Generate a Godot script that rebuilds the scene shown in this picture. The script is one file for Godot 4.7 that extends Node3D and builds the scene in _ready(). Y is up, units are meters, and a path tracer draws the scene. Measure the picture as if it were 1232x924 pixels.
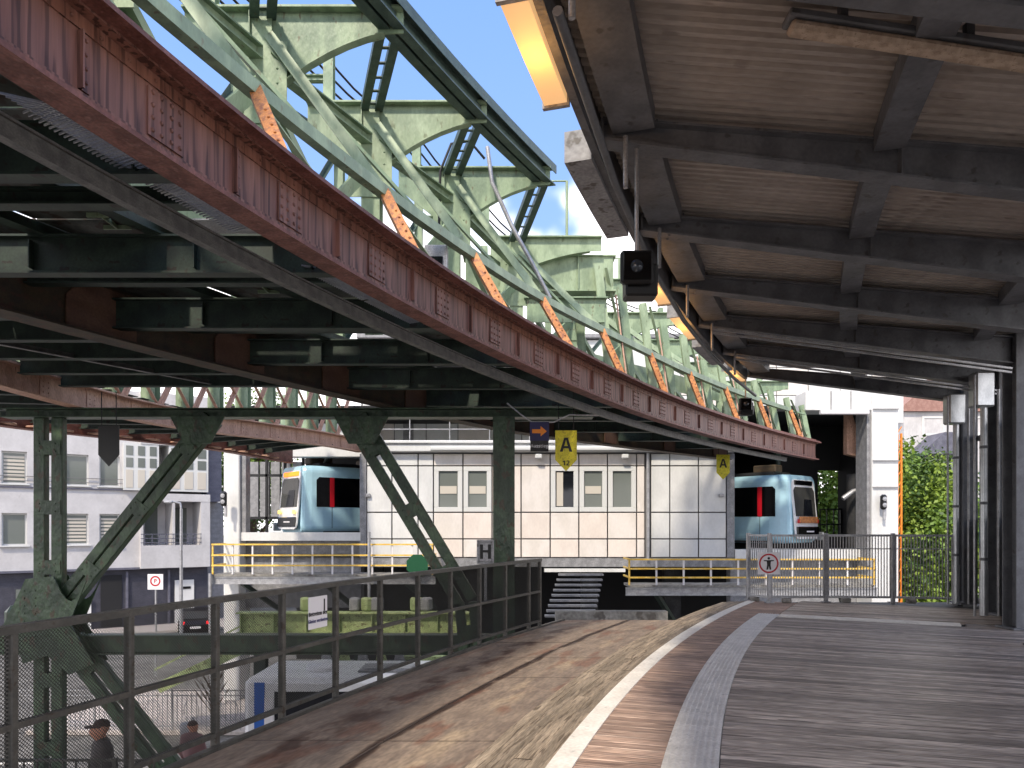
extends Node3D
# An elevated railway terminus: boarded platform under a steel canopy, a curved riveted track bridge, and a depot beyond.
const F := 900.0
const EYE := 1.6
const HZ := 634.0
const STREET := -4.4
var M := {}
var rng := RandomNumberGenerator.new()
var in_world := {}
var taken := {}
var tex_cache := {}

func at(u: float, v: float, d: float) -> Vector3:
	return Vector3((u - 616.0) / F * d, EYE - (v - HZ) / F * d, -d)
func V(x: float, y: float, d: float) -> Vector3:
	return Vector3(x, y, -d)

class MB:
	var v := PackedVector3Array()
	var n := PackedVector3Array()
	var uv := PackedVector2Array()
	func tri(a: Vector3, b: Vector3, c: Vector3) -> void:
		var nn := (b - a).cross(c - a).normalized()
		v.append(a); v.append(c); v.append(b)
		n.append(nn); n.append(nn); n.append(nn)
	func quad(a: Vector3, b: Vector3, c: Vector3, d: Vector3) -> void:
		tri(a, b, c); tri(a, c, d)
	func quad_uv(a, b, c, d, ua, ub, uc, ud) -> void:
		quad(a, b, c, d)
		for q in [ua, uc, ub, ua, ud, uc]: uv.append(q)
	func out(pts: Array, cen: Vector3) -> void:      # convex face turned away from cen
		var nn: Vector3 = (pts[1] - pts[0]).cross(pts[2] - pts[0])
		var mid := Vector3.ZERO
		for p in pts: mid += p
		mid /= pts.size()
		if nn.dot(mid - cen) < 0.0: pts.reverse()
		for i in range(1, pts.size() - 1): tri(pts[0], pts[i], pts[i + 1])
	func box(c: Vector3, s: Vector3, b := Basis.IDENTITY, bev := 0.0) -> void:
		var h := s * 0.5
		if bev <= 0.0:
			var p := []
			for i in 8: p.append(c + b * Vector3(h.x if i & 1 else -h.x, h.y if i & 2 else -h.y, h.z if i & 4 else -h.z))
			for f in [[0, 1, 3, 2], [4, 5, 7, 6], [0, 1, 5, 4], [2, 3, 7, 6], [0, 2, 6, 4], [1, 3, 7, 5]]:
				out([p[f[0]], p[f[1]], p[f[2]], p[f[3]]], c)
			return
		bev = minf(bev, minf(h.x, minf(h.y, h.z)) * 0.9)
		var q := []
		for i in 8:
			var g := Vector3(1 if i & 1 else -1, 1 if i & 2 else -1, 1 if i & 4 else -1)
			var k := h - Vector3.ONE * bev
			q.append([c + b * (g * Vector3(h.x, k.y, k.z)), c + b * (g * Vector3(k.x, h.y, k.z)), c + b * (g * Vector3(k.x, k.y, h.z))])
		for f in [[0, 1, 3, 2, 2], [4, 5, 7, 6, 2], [0, 1, 5, 4, 1], [2, 3, 7, 6, 1], [0, 2, 6, 4, 0], [1, 3, 7, 5, 0]]:
			out([q[f[0]][f[4]], q[f[1]][f[4]], q[f[2]][f[4]], q[f[3]][f[4]]], c)
		for e in [[0, 1, 1, 2], [2, 3, 1, 2], [4, 5, 1, 2], [6, 7, 1, 2], [0, 2, 0, 2], [1, 3, 0, 2], [4, 6, 0, 2], [5, 7, 0, 2], [0, 4, 0, 1], [1, 5, 0, 1], [2, 6, 0, 1], [3, 7, 0, 1]]:
			out([q[e[0]][e[2]], q[e[1]][e[2]], q[e[1]][e[3]], q[e[0]][e[3]]], c)
		for i in 8: out([q[i][0], q[i][1], q[i][2]], c)
	func span(x0: float, x1: float, y0: float, y1: float, d0: float, d1: float, bev := 0.0) -> void:
		box(Vector3((x0 + x1) / 2, (y0 + y1) / 2, -(d0 + d1) / 2), Vector3(absf(x1 - x0), absf(y1 - y0), absf(d1 - d0)), Basis.IDENTITY, bev)
	func axis(a: Vector3, b: Vector3, up := Vector3.UP) -> Basis:
		var z := (b - a).normalized()
		if absf(z.dot(up)) > 0.98: up = Vector3.RIGHT
		var x := up.cross(z).normalized()
		return Basis(x, z.cross(x), z)
	func beam(a: Vector3, b: Vector3, w: float, h: float, up := Vector3.UP, bev := 0.0) -> void:
		box((a + b) / 2, Vector3(w, h, a.distance_to(b)), axis(a, b, up), bev)
	func ibeam(a: Vector3, b: Vector3, w: float, h: float, tf := 0.02, tw := 0.014, up := Vector3.UP) -> void:
		var q := axis(a, b, up)
		var m := (a + b) / 2
		var l := a.distance_to(b)
		box(m + q.y * (h / 2 - tf / 2), Vector3(w, tf, l), q)
		box(m - q.y * (h / 2 - tf / 2), Vector3(w, tf, l), q)
		box(m, Vector3(tw, h - 2 * tf, l), q)
	func angle(a: Vector3, b: Vector3, w: float, t := 0.012, up := Vector3.UP) -> void:
		var q := axis(a, b, up)
		var m := (a + b) / 2
		var l := a.distance_to(b)
		box(m + q.x * (w / 2 - t / 2), Vector3(t, w, l), q)
		box(m - q.x * (t / 2) - q.y * (w / 2 - t / 2), Vector3(w - t, t, l), q)
	func laced(a: Vector3, b: Vector3, w: float, h: float, gap: float, up := Vector3.UP) -> void:   # two channels with battens
		var q := axis(a, b, up)
		var l := a.distance_to(b)
		for s in [-1.0, 1.0]:
			var o: Vector3 = q.x * (s * (w / 2 - (w - gap) / 4))
			box((a + b) / 2 + o, Vector3((w - gap) / 2, h, l), q, 0.012)
		var k := maxi(2, int(l / 1.1))
		for i in k:
			var c := a.lerp(b, (i + 0.5) / k)
			for s in [-1.0, 1.0]:
				box(c + q.y * (s * (h / 2 + 0.007)), Vector3(w * 0.9, 0.012, 0.26), q)
				for r in 4:
					rivet(c + q.y * (s * (h / 2 + 0.013)) + q.x * ((r % 2 - 0.5) * w * 0.55) + q.z * ((int(r / 2.0) - 0.5) * 0.14), q.y * s, 0.016)
	func rivet(p: Vector3, nrm: Vector3, r: float) -> void:
		var a := nrm.cross(Vector3.UP if absf(nrm.y) < 0.9 else Vector3.RIGHT).normalized()
		var b := nrm.cross(a)
		var ring := []
		var ring2 := []
		for i in 6:
			var t := TAU * i / 6.0
			ring.append(p + (a * cos(t) + b * sin(t)) * r)
			ring2.append(p + (a * cos(t) + b * sin(t)) * r * 0.62 + nrm * r * 0.62)
		var top := p + nrm * r * 0.8
		for i in 6:
			var j := (i + 1) % 6
			out([ring[i], ring[j], ring2[j], ring2[i]], p)
			out([ring2[i], ring2[j], top], p)
	func prism(poly: PackedVector2Array, o: Vector3, ex: Vector3, ey: Vector3, ez: Vector3) -> void:
		var t := Geometry2D.triangulate_polygon(poly)
		var f := []
		var k := []
		for p in poly:
			f.append(o + ex * p.x + ey * p.y + ez * 0.5)
			k.append(o + ex * p.x + ey * p.y - ez * 0.5)
		for i in range(0, t.size(), 3):
			var a: Vector3 = f[t[i]]; var b: Vector3 = f[t[i + 1]]; var c: Vector3 = f[t[i + 2]]
			if (b - a).cross(c - a).dot(ez) > 0: tri(a, b, c)
			else: tri(a, c, b)
			a = k[t[i]]; b = k[t[i + 1]]; c = k[t[i + 2]]
			if (b - a).cross(c - a).dot(ez) < 0: tri(a, b, c)
			else: tri(a, c, b)
		var area := 0.0
		for i in poly.size():
			area += poly[i].cross(poly[(i + 1) % poly.size()])
		for i in poly.size():
			var j := (i + 1) % poly.size()
			var e := poly[j] - poly[i]
			var o2 := Vector2(e.y, -e.x) * signf(area)
			var want := ex * o2.x + ey * o2.y
			var nn: Vector3 = (f[j] - f[i]).cross(k[j] - f[i])
			if nn.dot(want) > 0: quad(f[i], f[j], k[j], k[i])
			else: quad(f[i], k[i], k[j], f[j])
	func tube(pts: Array, r: float, sides := 8, r1 := -1.0) -> void:
		if r1 < 0: r1 = r
		var rings := []
		var nrms := []
		var x := Vector3.ZERO
		for i in pts.size():
			var z: Vector3
			if i == 0: z = (pts[1] - pts[0]).normalized()
			elif i == pts.size() - 1: z = (pts[i] - pts[i - 1]).normalized()
			else: z = ((pts[i] - pts[i - 1]).normalized() + (pts[i + 1] - pts[i]).normalized()).normalized()
			if i == 0: x = z.cross(Vector3.UP if absf(z.y) < 0.9 else Vector3.RIGHT).normalized()
			else: x = (x - z * x.dot(z)).normalized()
			var y := z.cross(x)
			var rr := lerpf(r, r1, float(i) / (pts.size() - 1))
			var a := []
			var b := []
			for k in sides:
				var t := TAU * k / sides
				var dir := x * cos(t) + y * sin(t)
				a.append(pts[i] + dir * rr); b.append(dir)
			rings.append(a); nrms.append(b)
		for i in pts.size() - 1:
			for k in sides:
				var j := (k + 1) % sides
				for q in [[i, k], [i + 1, j], [i, j], [i, k], [i + 1, k], [i + 1, j]]:
					v.append(rings[q[0]][q[1]]); n.append(nrms[q[0]][q[1]])
		for e in [0, pts.size() - 1]:
			var inner: Vector3 = pts[1] if e == 0 else pts[e - 1]
			out(rings[e].duplicate(), inner)
	func lathe(c: Vector3, prof: Array, sides := 16, up := Vector3.UP) -> void:
		var x := up.cross(Vector3.FORWARD if absf(up.z) < 0.9 else Vector3.RIGHT).normalized()
		var y := up.cross(x)
		for i in prof.size() - 1:
			for k in sides:
				var t0 := TAU * k / sides
				var t1 := TAU * (k + 1) / sides
				var d0 := x * cos(t0) + y * sin(t0)
				var d1 := x * cos(t1) + y * sin(t1)
				var p: Vector2 = prof[i]
				var q: Vector2 = prof[i + 1]
				var inner := c + up * ((p.y + q.y) / 2)
				if p.x < 1e-5: out([c + up * p.y, c + d0 * q.x + up * q.y, c + d1 * q.x + up * q.y], inner + up * (p.y - q.y))
				elif q.x < 1e-5: out([c + d0 * p.x + up * p.y, c + d1 * p.x + up * p.y, c + up * q.y], inner + up * (q.y - p.y) * 0.5 * -1.0)
				else: out([c + d0 * p.x + up * p.y, c + d1 * p.x + up * p.y, c + d1 * q.x + up * q.y, c + d0 * q.x + up * q.y], inner - (d0 + d1) * 0.01)
	func sweep(x0: float, x1: float, y0: float, y1: float, fr: Array) -> void:   # a rectangular bar along frames [origin, right, up]
		var pr := [Vector2(x0, y0), Vector2(x1, y0), Vector2(x1, y1), Vector2(x0, y1)]
		var cm := Vector2((x0 + x1) / 2, (y0 + y1) / 2)
		for i in fr.size() - 1:
			var A: Array = fr[i]
			var B: Array = fr[i + 1]
			var cen: Vector3 = ((A[0] + A[1] * cm.x + A[2] * cm.y) + (B[0] + B[1] * cm.x + B[2] * cm.y)) / 2
			for k in 4:
				var p: Vector2 = pr[k]
				var q: Vector2 = pr[(k + 1) % 4]
				out([A[0] + A[1] * p.x + A[2] * p.y, A[0] + A[1] * q.x + A[2] * q.y, B[0] + B[1] * q.x + B[2] * q.y, B[0] + B[1] * p.x + B[2] * p.y], cen)
		for e in [0, fr.size() - 1]:
			var A: Array = fr[e]
			var B: Array = fr[1] if e == 0 else fr[e - 1]
			var pts := []
			for p in pr: pts.append(A[0] + A[1] * p.x + A[2] * p.y)
			out(pts, B[0] + B[1] * cm.x + B[2] * cm.y)
	func add(mesh: Mesh, t: Transform3D) -> void:
		for s in mesh.get_surface_count():
			var a := mesh.surface_get_arrays(s)
			var vv: PackedVector3Array = a[Mesh.ARRAY_VERTEX]
			var nn: PackedVector3Array = a[Mesh.ARRAY_NORMAL]
			var ix: PackedInt32Array = a[Mesh.ARRAY_INDEX]
			for i in ix:
				v.append(t * vv[i]); n.append((t.basis * nn[i]).normalized())
	func mesh() -> ArrayMesh:
		var m := ArrayMesh.new()
		var a := []
		a.resize(Mesh.ARRAY_MAX)
		a[Mesh.ARRAY_VERTEX] = v
		a[Mesh.ARRAY_NORMAL] = n
		if uv.size() == v.size() and uv.size() > 0: a[Mesh.ARRAY_TEX_UV] = uv
		m.add_surface_from_arrays(Mesh.PRIMITIVE_TRIANGLES, a)
		return m

# ---------------------------------------------------------------- objects
func numbered(called: String) -> String:
	if not taken.has(called):
		taken[called] = 0
		return called
	taken[called] += 1
	return "%s_%03d" % [called, taken[called]]
func tag(o: Node, label: String, category := "", group := "", kind := "") -> Node:
	if label: o.set_meta("label", label)
	if category: o.set_meta("category", category)
	if group: o.set_meta("group", group)
	if kind: o.set_meta("kind", kind)
	return o
func thing(called: String, label: String, category: String, pos: Vector3, group := "", world := true) -> Node3D:
	var o := Node3D.new()
	o.name = numbered(called)
	add_child(o)
	o.position = pos
	if world: in_world[o] = true
	tag(o, label, category, group)
	return o
func origin_of(p: Node) -> Vector3:
	var s := Vector3.ZERO
	while p != self and p != null:
		s += p.position
		p = p.get_parent()
	return s
func is_world(p: Node) -> bool:
	while p != self and p != null:
		if in_world.has(p): return true
		p = p.get_parent()
	return false
func part(mb: MB, called: String, m: Material, parent: Node) -> MeshInstance3D:
	var o := MeshInstance3D.new()
	o.mesh = mb.mesh()
	o.material_override = m
	o.name = called if parent != self else numbered(called)
	parent.add_child(o, true)
	if parent != self and is_world(parent): o.position = -origin_of(parent)
	return o
func mesh_part(mesh: Mesh, xf: Transform3D, called: String, m: Material, parent: Node) -> MeshInstance3D:
	var o := MeshInstance3D.new()
	o.mesh = mesh
	o.material_override = m
	o.name = called
	parent.add_child(o, true)
	o.transform = xf
	if is_world(parent): o.position -= origin_of(parent)
	return o
func structure(mb: MB, called: String, m: Material) -> MeshInstance3D:
	var o := part(mb, called, m, self)
	o.set_meta("kind", "structure")
	in_world[o] = true
	return o
func stuff(o: Node) -> Node:
	o.set_meta("kind", "stuff")
	return o
func letters(text: String, size: float, xf: Transform3D, m: Material, parent: Node, serif := false) -> void:
	var t := TextMesh.new()
	var f := SystemFont.new()
	f.font_names = PackedStringArray(["Droid Serif" if serif else "Droid Sans"])
	f.font_weight = 700
	t.font = f
	t.text = text
	t.font_size = 64
	t.pixel_size = size / 46.0
	t.depth = 0.004
	mesh_part(t, xf, "lettering", m, parent)

# ---------------------------------------------------------------- materials
func noise_bytes(sd: int, freq: float, oct: int, w: int, ridged := false) -> PackedByteArray:
	var f := FastNoiseLite.new()
	f.seed = sd
	f.frequency = freq
	f.noise_type = FastNoiseLite.TYPE_SIMPLEX_SMOOTH
	f.fractal_type = FastNoiseLite.FRACTAL_RIDGED if ridged else FastNoiseLite.FRACTAL_FBM
	f.fractal_octaves = oct
	var im := f.get_seamless_image(w, w)
	im.convert(Image.FORMAT_L8)
	return im.get_data()
func tex(sd: int, A: Color, B: Color, freq := 0.012, stain := Color(0, 0, 0), amount := 0.0, grain := 0.16, w := 256) -> ImageTexture:
	var c := noise_bytes(sd, freq, 5, w)
	var g := noise_bytes(sd + 71, 0.11, 3, w)
	var s := noise_bytes(sd + 133, freq * 2.3, 4, w)
	var o := PackedByteArray()
	o.resize(w * w * 3)
	for i in w * w:
		var k := A.lerp(B, smoothstep(0.2, 0.8, c[i] / 255.0))
		if amount > 0.0: k = k.lerp(stain, smoothstep(1.0 - amount, 1.12 - amount, s[i] / 255.0) * 0.85)
		var q := 1.0 + (g[i] / 255.0 - 0.5) * 2.0 * grain
		o[i * 3] = clampi(int(k.r * q * 255.0), 0, 255)
		o[i * 3 + 1] = clampi(int(k.g * q * 255.0), 0, 255)
		o[i * 3 + 2] = clampi(int(k.b * q * 255.0), 0, 255)
	return ImageTexture.create_from_image(Image.create_from_data(w, w, false, Image.FORMAT_RGB8, o))
func bump(sd: int, freq: float, strength: float) -> ImageTexture:
	var key := "b%d_%f_%f" % [sd, freq, strength]
	if not tex_cache.has(key):
		var d := noise_bytes(sd, freq, 4, 256)
		var im := Image.create_from_data(256, 256, false, Image.FORMAT_L8, d)
		im.convert(Image.FORMAT_RGBA8)
		im.bump_map_to_normal_map(strength)
		tex_cache[key] = ImageTexture.create_from_image(im)
	return tex_cache[key]
func pm(A: Color, B: Color, rough: float, sc := Vector3(0.5, 0.5, 0.5), sd := 1, o := {}) -> StandardMaterial3D:
	var m := StandardMaterial3D.new()
	m.albedo_texture = tex(sd, A, B, o.get("freq", 0.012), o.get("stain", Color.BLACK), o.get("amount", 0.0), o.get("grain", 0.16))
	m.roughness = rough
	m.metallic = o.get("metal", 0.0)
	if not o.has("uv"):
		m.uv1_triplanar = true
		m.uv1_world_triplanar = true
		m.uv1_scale = sc
	if o.has("bump"):
		m.normal_enabled = true
		m.normal_texture = bump(5, 0.05, 6.0)
		m.normal_scale = o.bump
	return m
func flat(c: Color, rough := 0.6, metal := 0.0) -> StandardMaterial3D:
	var m := StandardMaterial3D.new()
	m.albedo_color = c
	m.roughness = rough
	m.metallic = metal
	return m
func glow(c: Color, e: float) -> StandardMaterial3D:
	var m := flat(c, 0.5)
	m.emission_enabled = true
	m.emission = c
	m.emission_energy_multiplier = e
	return m
func pane_mat(c: Color, a: float) -> StandardMaterial3D:
	var m := flat(Color(c.r, c.g, c.b, a), 0.04)
	m.transparency = BaseMaterial3D.TRANSPARENCY_ALPHA
	return m
func make_materials() -> void:
	M.rust_girder = pm(Color(0.50, 0.345, 0.30), Color(0.61, 0.44, 0.385), 0.55, Vector3(2.1, 0.09, 2.1), 3, {"stain": Color(0.28, 0.18, 0.16), "amount": 0.47, "bump": 0.12, "grain": 0.08})
	M.rust_flange = pm(Color(0.43, 0.275, 0.245), Color(0.54, 0.365, 0.33), 0.6, Vector3(1.2, 1.2, 1.2), 4, {"stain": Color(0.55, 0.39, 0.36), "amount": 0.3, "bump": 0.2})
	M.dark_girder = pm(Color(0.20, 0.17, 0.13), Color(0.28, 0.23, 0.16), 0.7, Vector3(1, 1, 1), 5, {"stain": Color(0.3, 0.19, 0.15), "amount": 0.35})
	M.disc_brown = pm(Color(0.36, 0.25, 0.2), Color(0.42, 0.31, 0.24), 0.7, Vector3(1, 1, 1), 6)
	M.pink_girder = pm(Color(0.68, 0.53, 0.45), Color(0.75, 0.60, 0.52), 0.6, Vector3(1.6, 0.4, 1.6), 7, {"stain": Color(0.53, 0.37, 0.31), "amount": 0.28})
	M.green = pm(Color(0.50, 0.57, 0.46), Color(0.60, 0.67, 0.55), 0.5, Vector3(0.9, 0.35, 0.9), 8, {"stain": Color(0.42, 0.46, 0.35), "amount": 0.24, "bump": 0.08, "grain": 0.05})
	M.green_b = pm(Color(0.46, 0.54, 0.44), Color(0.56, 0.64, 0.52), 0.5, Vector3(1.1, 0.5, 1.1), 9, {"stain": Color(0.42, 0.40, 0.31), "amount": 0.22, "bump": 0.08, "grain": 0.05})
	M.green_dark = pm(Color(0.20, 0.27, 0.25), Color(0.28, 0.35, 0.32), 0.45, Vector3(0.9, 0.9, 0.9), 10, {"stain": Color(0.3, 0.26, 0.2), "amount": 0.25})
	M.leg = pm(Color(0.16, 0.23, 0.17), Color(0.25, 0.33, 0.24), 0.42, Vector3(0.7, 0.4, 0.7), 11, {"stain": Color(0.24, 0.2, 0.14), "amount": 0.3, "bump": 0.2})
	M.lime = pm(Color(0.56, 0.62, 0.42), Color(0.66, 0.71, 0.5), 0.55, Vector3(0.8, 0.8, 0.8), 12, {"stain": Color(0.36, 0.33, 0.22), "amount": 0.3})
	M.orange_brace = pm(Color(0.71, 0.46, 0.26), Color(0.80, 0.55, 0.33), 0.6, Vector3(1.5, 1.5, 1.5), 13, {"stain": Color(0.50, 0.32, 0.26), "amount": 0.42})
	M.deck_plate = pm(Color(0.2, 0.22, 0.2), Color(0.3, 0.31, 0.29), 0.7, Vector3(0.6, 0.6, 0.6), 14, {"stain": Color(0.18, 0.12, 0.09), "amount": 0.35})
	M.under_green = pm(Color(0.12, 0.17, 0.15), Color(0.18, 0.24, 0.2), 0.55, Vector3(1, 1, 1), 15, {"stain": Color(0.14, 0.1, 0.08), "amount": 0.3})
	M.rail_grey = pm(Color(0.33, 0.33, 0.33), Color(0.43, 0.43, 0.42), 0.5, Vector3(2, 2, 2), 16, {"metal": 0.3})
	M.canopy_steel = pm(Color(0.35, 0.355, 0.37), Color(0.42, 0.425, 0.44), 0.5, Vector3(0.7, 0.7, 0.7), 17, {"bump": 0.12, "stain": Color(0.31, 0.305, 0.30), "amount": 0.25, "grain": 0.07})
	M.canopy_light = pm(Color(0.54, 0.54, 0.55), Color(0.61, 0.61, 0.62), 0.5, Vector3(0.7, 0.7, 0.7), 18, {"stain": Color(0.34, 0.32, 0.3), "amount": 0.3})
	M.sheet = pm(Color(0.62, 0.58, 0.545), Color(0.70, 0.66, 0.625), 0.5, Vector3(0.25, 0.8, 0.8), 19, {"stain": Color(0.52, 0.475, 0.44), "amount": 0.28, "grain": 0.08})
	M.boards = []
	for i in 5:
		var k := 0.86 + 0.07 * i
		M.boards.append(pm(Color(0.50 * k, 0.455 * k, 0.42 * k), Color(0.66 * k, 0.61 * k, 0.57 * k), 0.4, Vector3(0.16, 1, 2.6), 30 + i, {"stain": Color(0.40, 0.36, 0.33), "amount": 0.34, "grain": 0.22, "bump": 0.2, "uv": true}))
	M.boards_red = []
	for i in 3:
		var k := 0.95 + 0.06 * i
		M.boards_red.append(pm(Color(0.49 * k, 0.40 * k, 0.35 * k), Color(0.63 * k, 0.53 * k, 0.47 * k), 0.5, Vector3(0.3, 1, 2.6), 40 + i, {"stain": Color(0.36, 0.28, 0.24), "amount": 0.34, "grain": 0.22, "bump": 0.2, "uv": true}))
	M.timbers = []
	for i in 3:
		var k := 0.92 + 0.07 * i
		M.timbers.append(pm(Color(0.47 * k, 0.42 * k, 0.36 * k), Color(0.60 * k, 0.54 * k, 0.47 * k), 0.8, Vector3(4.5, 1, 0.22), 50 + i, {"stain": Color(0.34, 0.29, 0.24), "amount": 0.36, "grain": 0.2, "bump": 0.2, "uv": true}))
	M.white_line = pm(Color(0.85, 0.825, 0.79), Color(0.89, 0.87, 0.84), 0.6, Vector3(0.8, 0.8, 0.8), 60, {"stain": Color(0.73, 0.715, 0.69), "amount": 0.24, "grain": 0.07})
	M.tactile = pm(Color(0.79, 0.77, 0.745), Color(0.855, 0.835, 0.81), 0.55, Vector3(0.9, 0.9, 0.9), 61, {"stain": Color(0.68, 0.67, 0.655), "amount": 0.24, "grain": 0.07})
	M.concrete = pm(Color(0.46, 0.45, 0.43), Color(0.56, 0.55, 0.53), 0.85, Vector3(0.3, 0.3, 0.3), 62, {"stain": Color(0.36, 0.34, 0.32), "amount": 0.36})
	M.asphalt = pm(Color(0.36, 0.35, 0.34), Color(0.43, 0.42, 0.41), 0.9, Vector3(0.2, 0.2, 0.2), 63, {"stain": Color(0.28, 0.28, 0.28), "amount": 0.33, "grain": 0.25})
	M.pavement = pm(Color(0.68, 0.645, 0.625), Color(0.75, 0.715, 0.695), 0.85, Vector3(0.35, 0.35, 0.35), 64, {"stain": Color(0.58, 0.55, 0.53), "amount": 0.3, "grain": 0.1})
	M.fence_dark = pm(Color(0.23, 0.225, 0.21), Color(0.31, 0.30, 0.28), 0.45, Vector3(1.4, 1.4, 1.4), 65, {"stain": Color(0.2, 0.15, 0.11), "amount": 0.28, "metal": 0.2})
	M.wire = flat(Color(0.25, 0.25, 0.24), 0.5, 0.3)
	M.galv = pm(Color(0.60, 0.60, 0.61), Color(0.68, 0.68, 0.69), 0.4, Vector3(1.5, 1.5, 1.5), 66, {"metal": 0.45})
	M.panels = [pm(Color(0.83, 0.80, 0.77), Color(0.87, 0.84, 0.815), 0.4, Vector3(0.4, 0.2, 0.4), 67, {"stain": Color(0.8, 0.77, 0.74), "amount": 0.1, "grain": 0.02}),
		pm(Color(0.80, 0.80, 0.795), Color(0.84, 0.84, 0.835), 0.4, Vector3(0.4, 0.2, 0.4), 68, {"stain": Color(0.8, 0.79, 0.78), "amount": 0.1, "grain": 0.02}),
		pm(Color(0.84, 0.795, 0.76), Color(0.875, 0.835, 0.80), 0.4, Vector3(0.4, 0.2, 0.4), 69, {"stain": Color(0.81, 0.77, 0.73), "amount": 0.1, "grain": 0.02})]
	M.joint = flat(Color(0.42, 0.41, 0.41), 0.7)
	M.frame_white = flat(Color(0.80, 0.80, 0.79), 0.4)
	M.frame_grey = pm(Color(0.48, 0.48, 0.49), Color(0.56, 0.56, 0.57), 0.5, Vector3(1, 1, 1), 70)
	M.pane = flat(Color(0.42, 0.44, 0.42), 0.12, 0.0)
	M.pane_dark = flat(Color(0.12, 0.13, 0.15), 0.05, 0.3)
	M.blind = flat(Color(0.76, 0.73, 0.68), 0.8)
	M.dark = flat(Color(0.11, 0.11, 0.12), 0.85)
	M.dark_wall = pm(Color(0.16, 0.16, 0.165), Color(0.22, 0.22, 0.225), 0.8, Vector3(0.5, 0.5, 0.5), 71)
	M.render_white = pm(Color(0.72, 0.71, 0.71), Color(0.78, 0.77, 0.77), 0.85, Vector3(0.25, 0.15, 0.25), 72, {"stain": Color(0.66, 0.65, 0.64), "amount": 0.16, "grain": 0.03})
	M.shop_dark = pm(Color(0.20, 0.20, 0.24), Color(0.26, 0.26, 0.30), 0.6, Vector3(0.4, 0.4, 0.4), 73)
	M.slate = pm(Color(0.33, 0.33, 0.38), Color(0.4, 0.4, 0.45), 0.7, Vector3(0.6, 0.6, 0.6), 74)
	M.yellow = pm(Color(0.85, 0.68, 0.26), Color(0.92, 0.77, 0.38), 0.45, Vector3(1, 1, 1), 75, {"stain": Color(0.8, 0.74, 0.6), "amount": 0.3})
	M.train_blue = pm(Color(0.65, 0.80, 0.86), Color(0.68, 0.83, 0.89), 0.22, Vector3(0.3, 0.3, 0.3), 76, {"grain": 0.02})
	M.black_gloss = flat(Color(0.035, 0.035, 0.04), 0.08)
	M.windscreen = flat(Color(0.30, 0.30, 0.29), 0.05, 0.25)
	M.red = flat(Color(0.68, 0.05, 0.12), 0.4)
	M.silver = pm(Color(0.66, 0.67, 0.68), Color(0.74, 0.75, 0.76), 0.3, Vector3(1.2, 0.6, 1.2), 77, {"metal": 0.75, "grain": 0.06})
	M.smoked = pm(Color(0.28, 0.29, 0.30), Color(0.4, 0.41, 0.42), 0.16, Vector3(1.8, 0.25, 1.8), 78, {"metal": 0.6, "stain": Color(0.42, 0.42, 0.4), "amount": 0.38})
	M.tinted = pane_mat(Color(0.5, 0.55, 0.56), 0.4)
	M.black = flat(Color(0.05, 0.05, 0.055), 0.4)
	M.sign_yellow = pm(Color(0.74, 0.70, 0.10), Color(0.82, 0.77, 0.15), 0.5, Vector3(2, 2, 2), 79, {"stain": Color(0.6, 0.56, 0.14), "amount": 0.3})
	M.sign_blue = flat(Color(0.10, 0.09, 0.30), 0.5)
	M.sign_white = flat(Color(0.86, 0.85, 0.86), 0.5)
	M.orange = flat(Color(0.90, 0.52, 0.12), 0.5)
	M.warm_lamp = glow(Color(1.0, 0.80, 0.56), 0.26)
	M.text_dark = flat(Color(0.08, 0.07, 0.07), 0.6)
	M.cable = flat(Color(0.06, 0.06, 0.07), 0.6)
	M.leaf_a = flat(Color(0.37, 0.48, 0.16), 0.6)
	M.leaf_b = flat(Color(0.47, 0.56, 0.20), 0.6)
	M.leaf_c = flat(Color(0.22, 0.32, 0.11), 0.6)
	for k in ["leaf_a", "leaf_b", "leaf_c"]:
		M[k].backlight_enabled = true
		M[k].backlight = Color(0.16, 0.22, 0.05)
	M.bark = pm(Color(0.28, 0.22, 0.17), Color(0.36, 0.3, 0.24), 0.9, Vector3(2, 0.6, 2), 80)
	M.white_paint = pm(Color(0.84, 0.84, 0.85), Color(0.88, 0.88, 0.89), 0.3, Vector3(0.4, 0.4, 0.4), 81, {"stain": Color(0.74, 0.74, 0.74), "amount": 0.25, "grain": 0.03})
	M.blue_panel = flat(Color(0.12, 0.35, 0.68), 0.35)
	M.tyre = flat(Color(0.07, 0.07, 0.07), 0.9)
	M.skin = flat(Color(0.70, 0.50, 0.41), 0.6)
	M.jacket = pm(Color(0.27, 0.25, 0.25), Color(0.34, 0.31, 0.30), 0.9, Vector3(3, 3, 3), 82)
	M.cap = flat(Color(0.26, 0.19, 0.17), 0.9)
	M.shirt_red = flat(Color(0.45, 0.34, 0.34), 0.9)
	M.jeans = flat(Color(0.25, 0.28, 0.36), 0.9)
	M.roof_tile = pm(Color(0.56, 0.42, 0.38), Color(0.62, 0.48, 0.44), 0.8, Vector3(1, 1, 1), 83)

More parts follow.
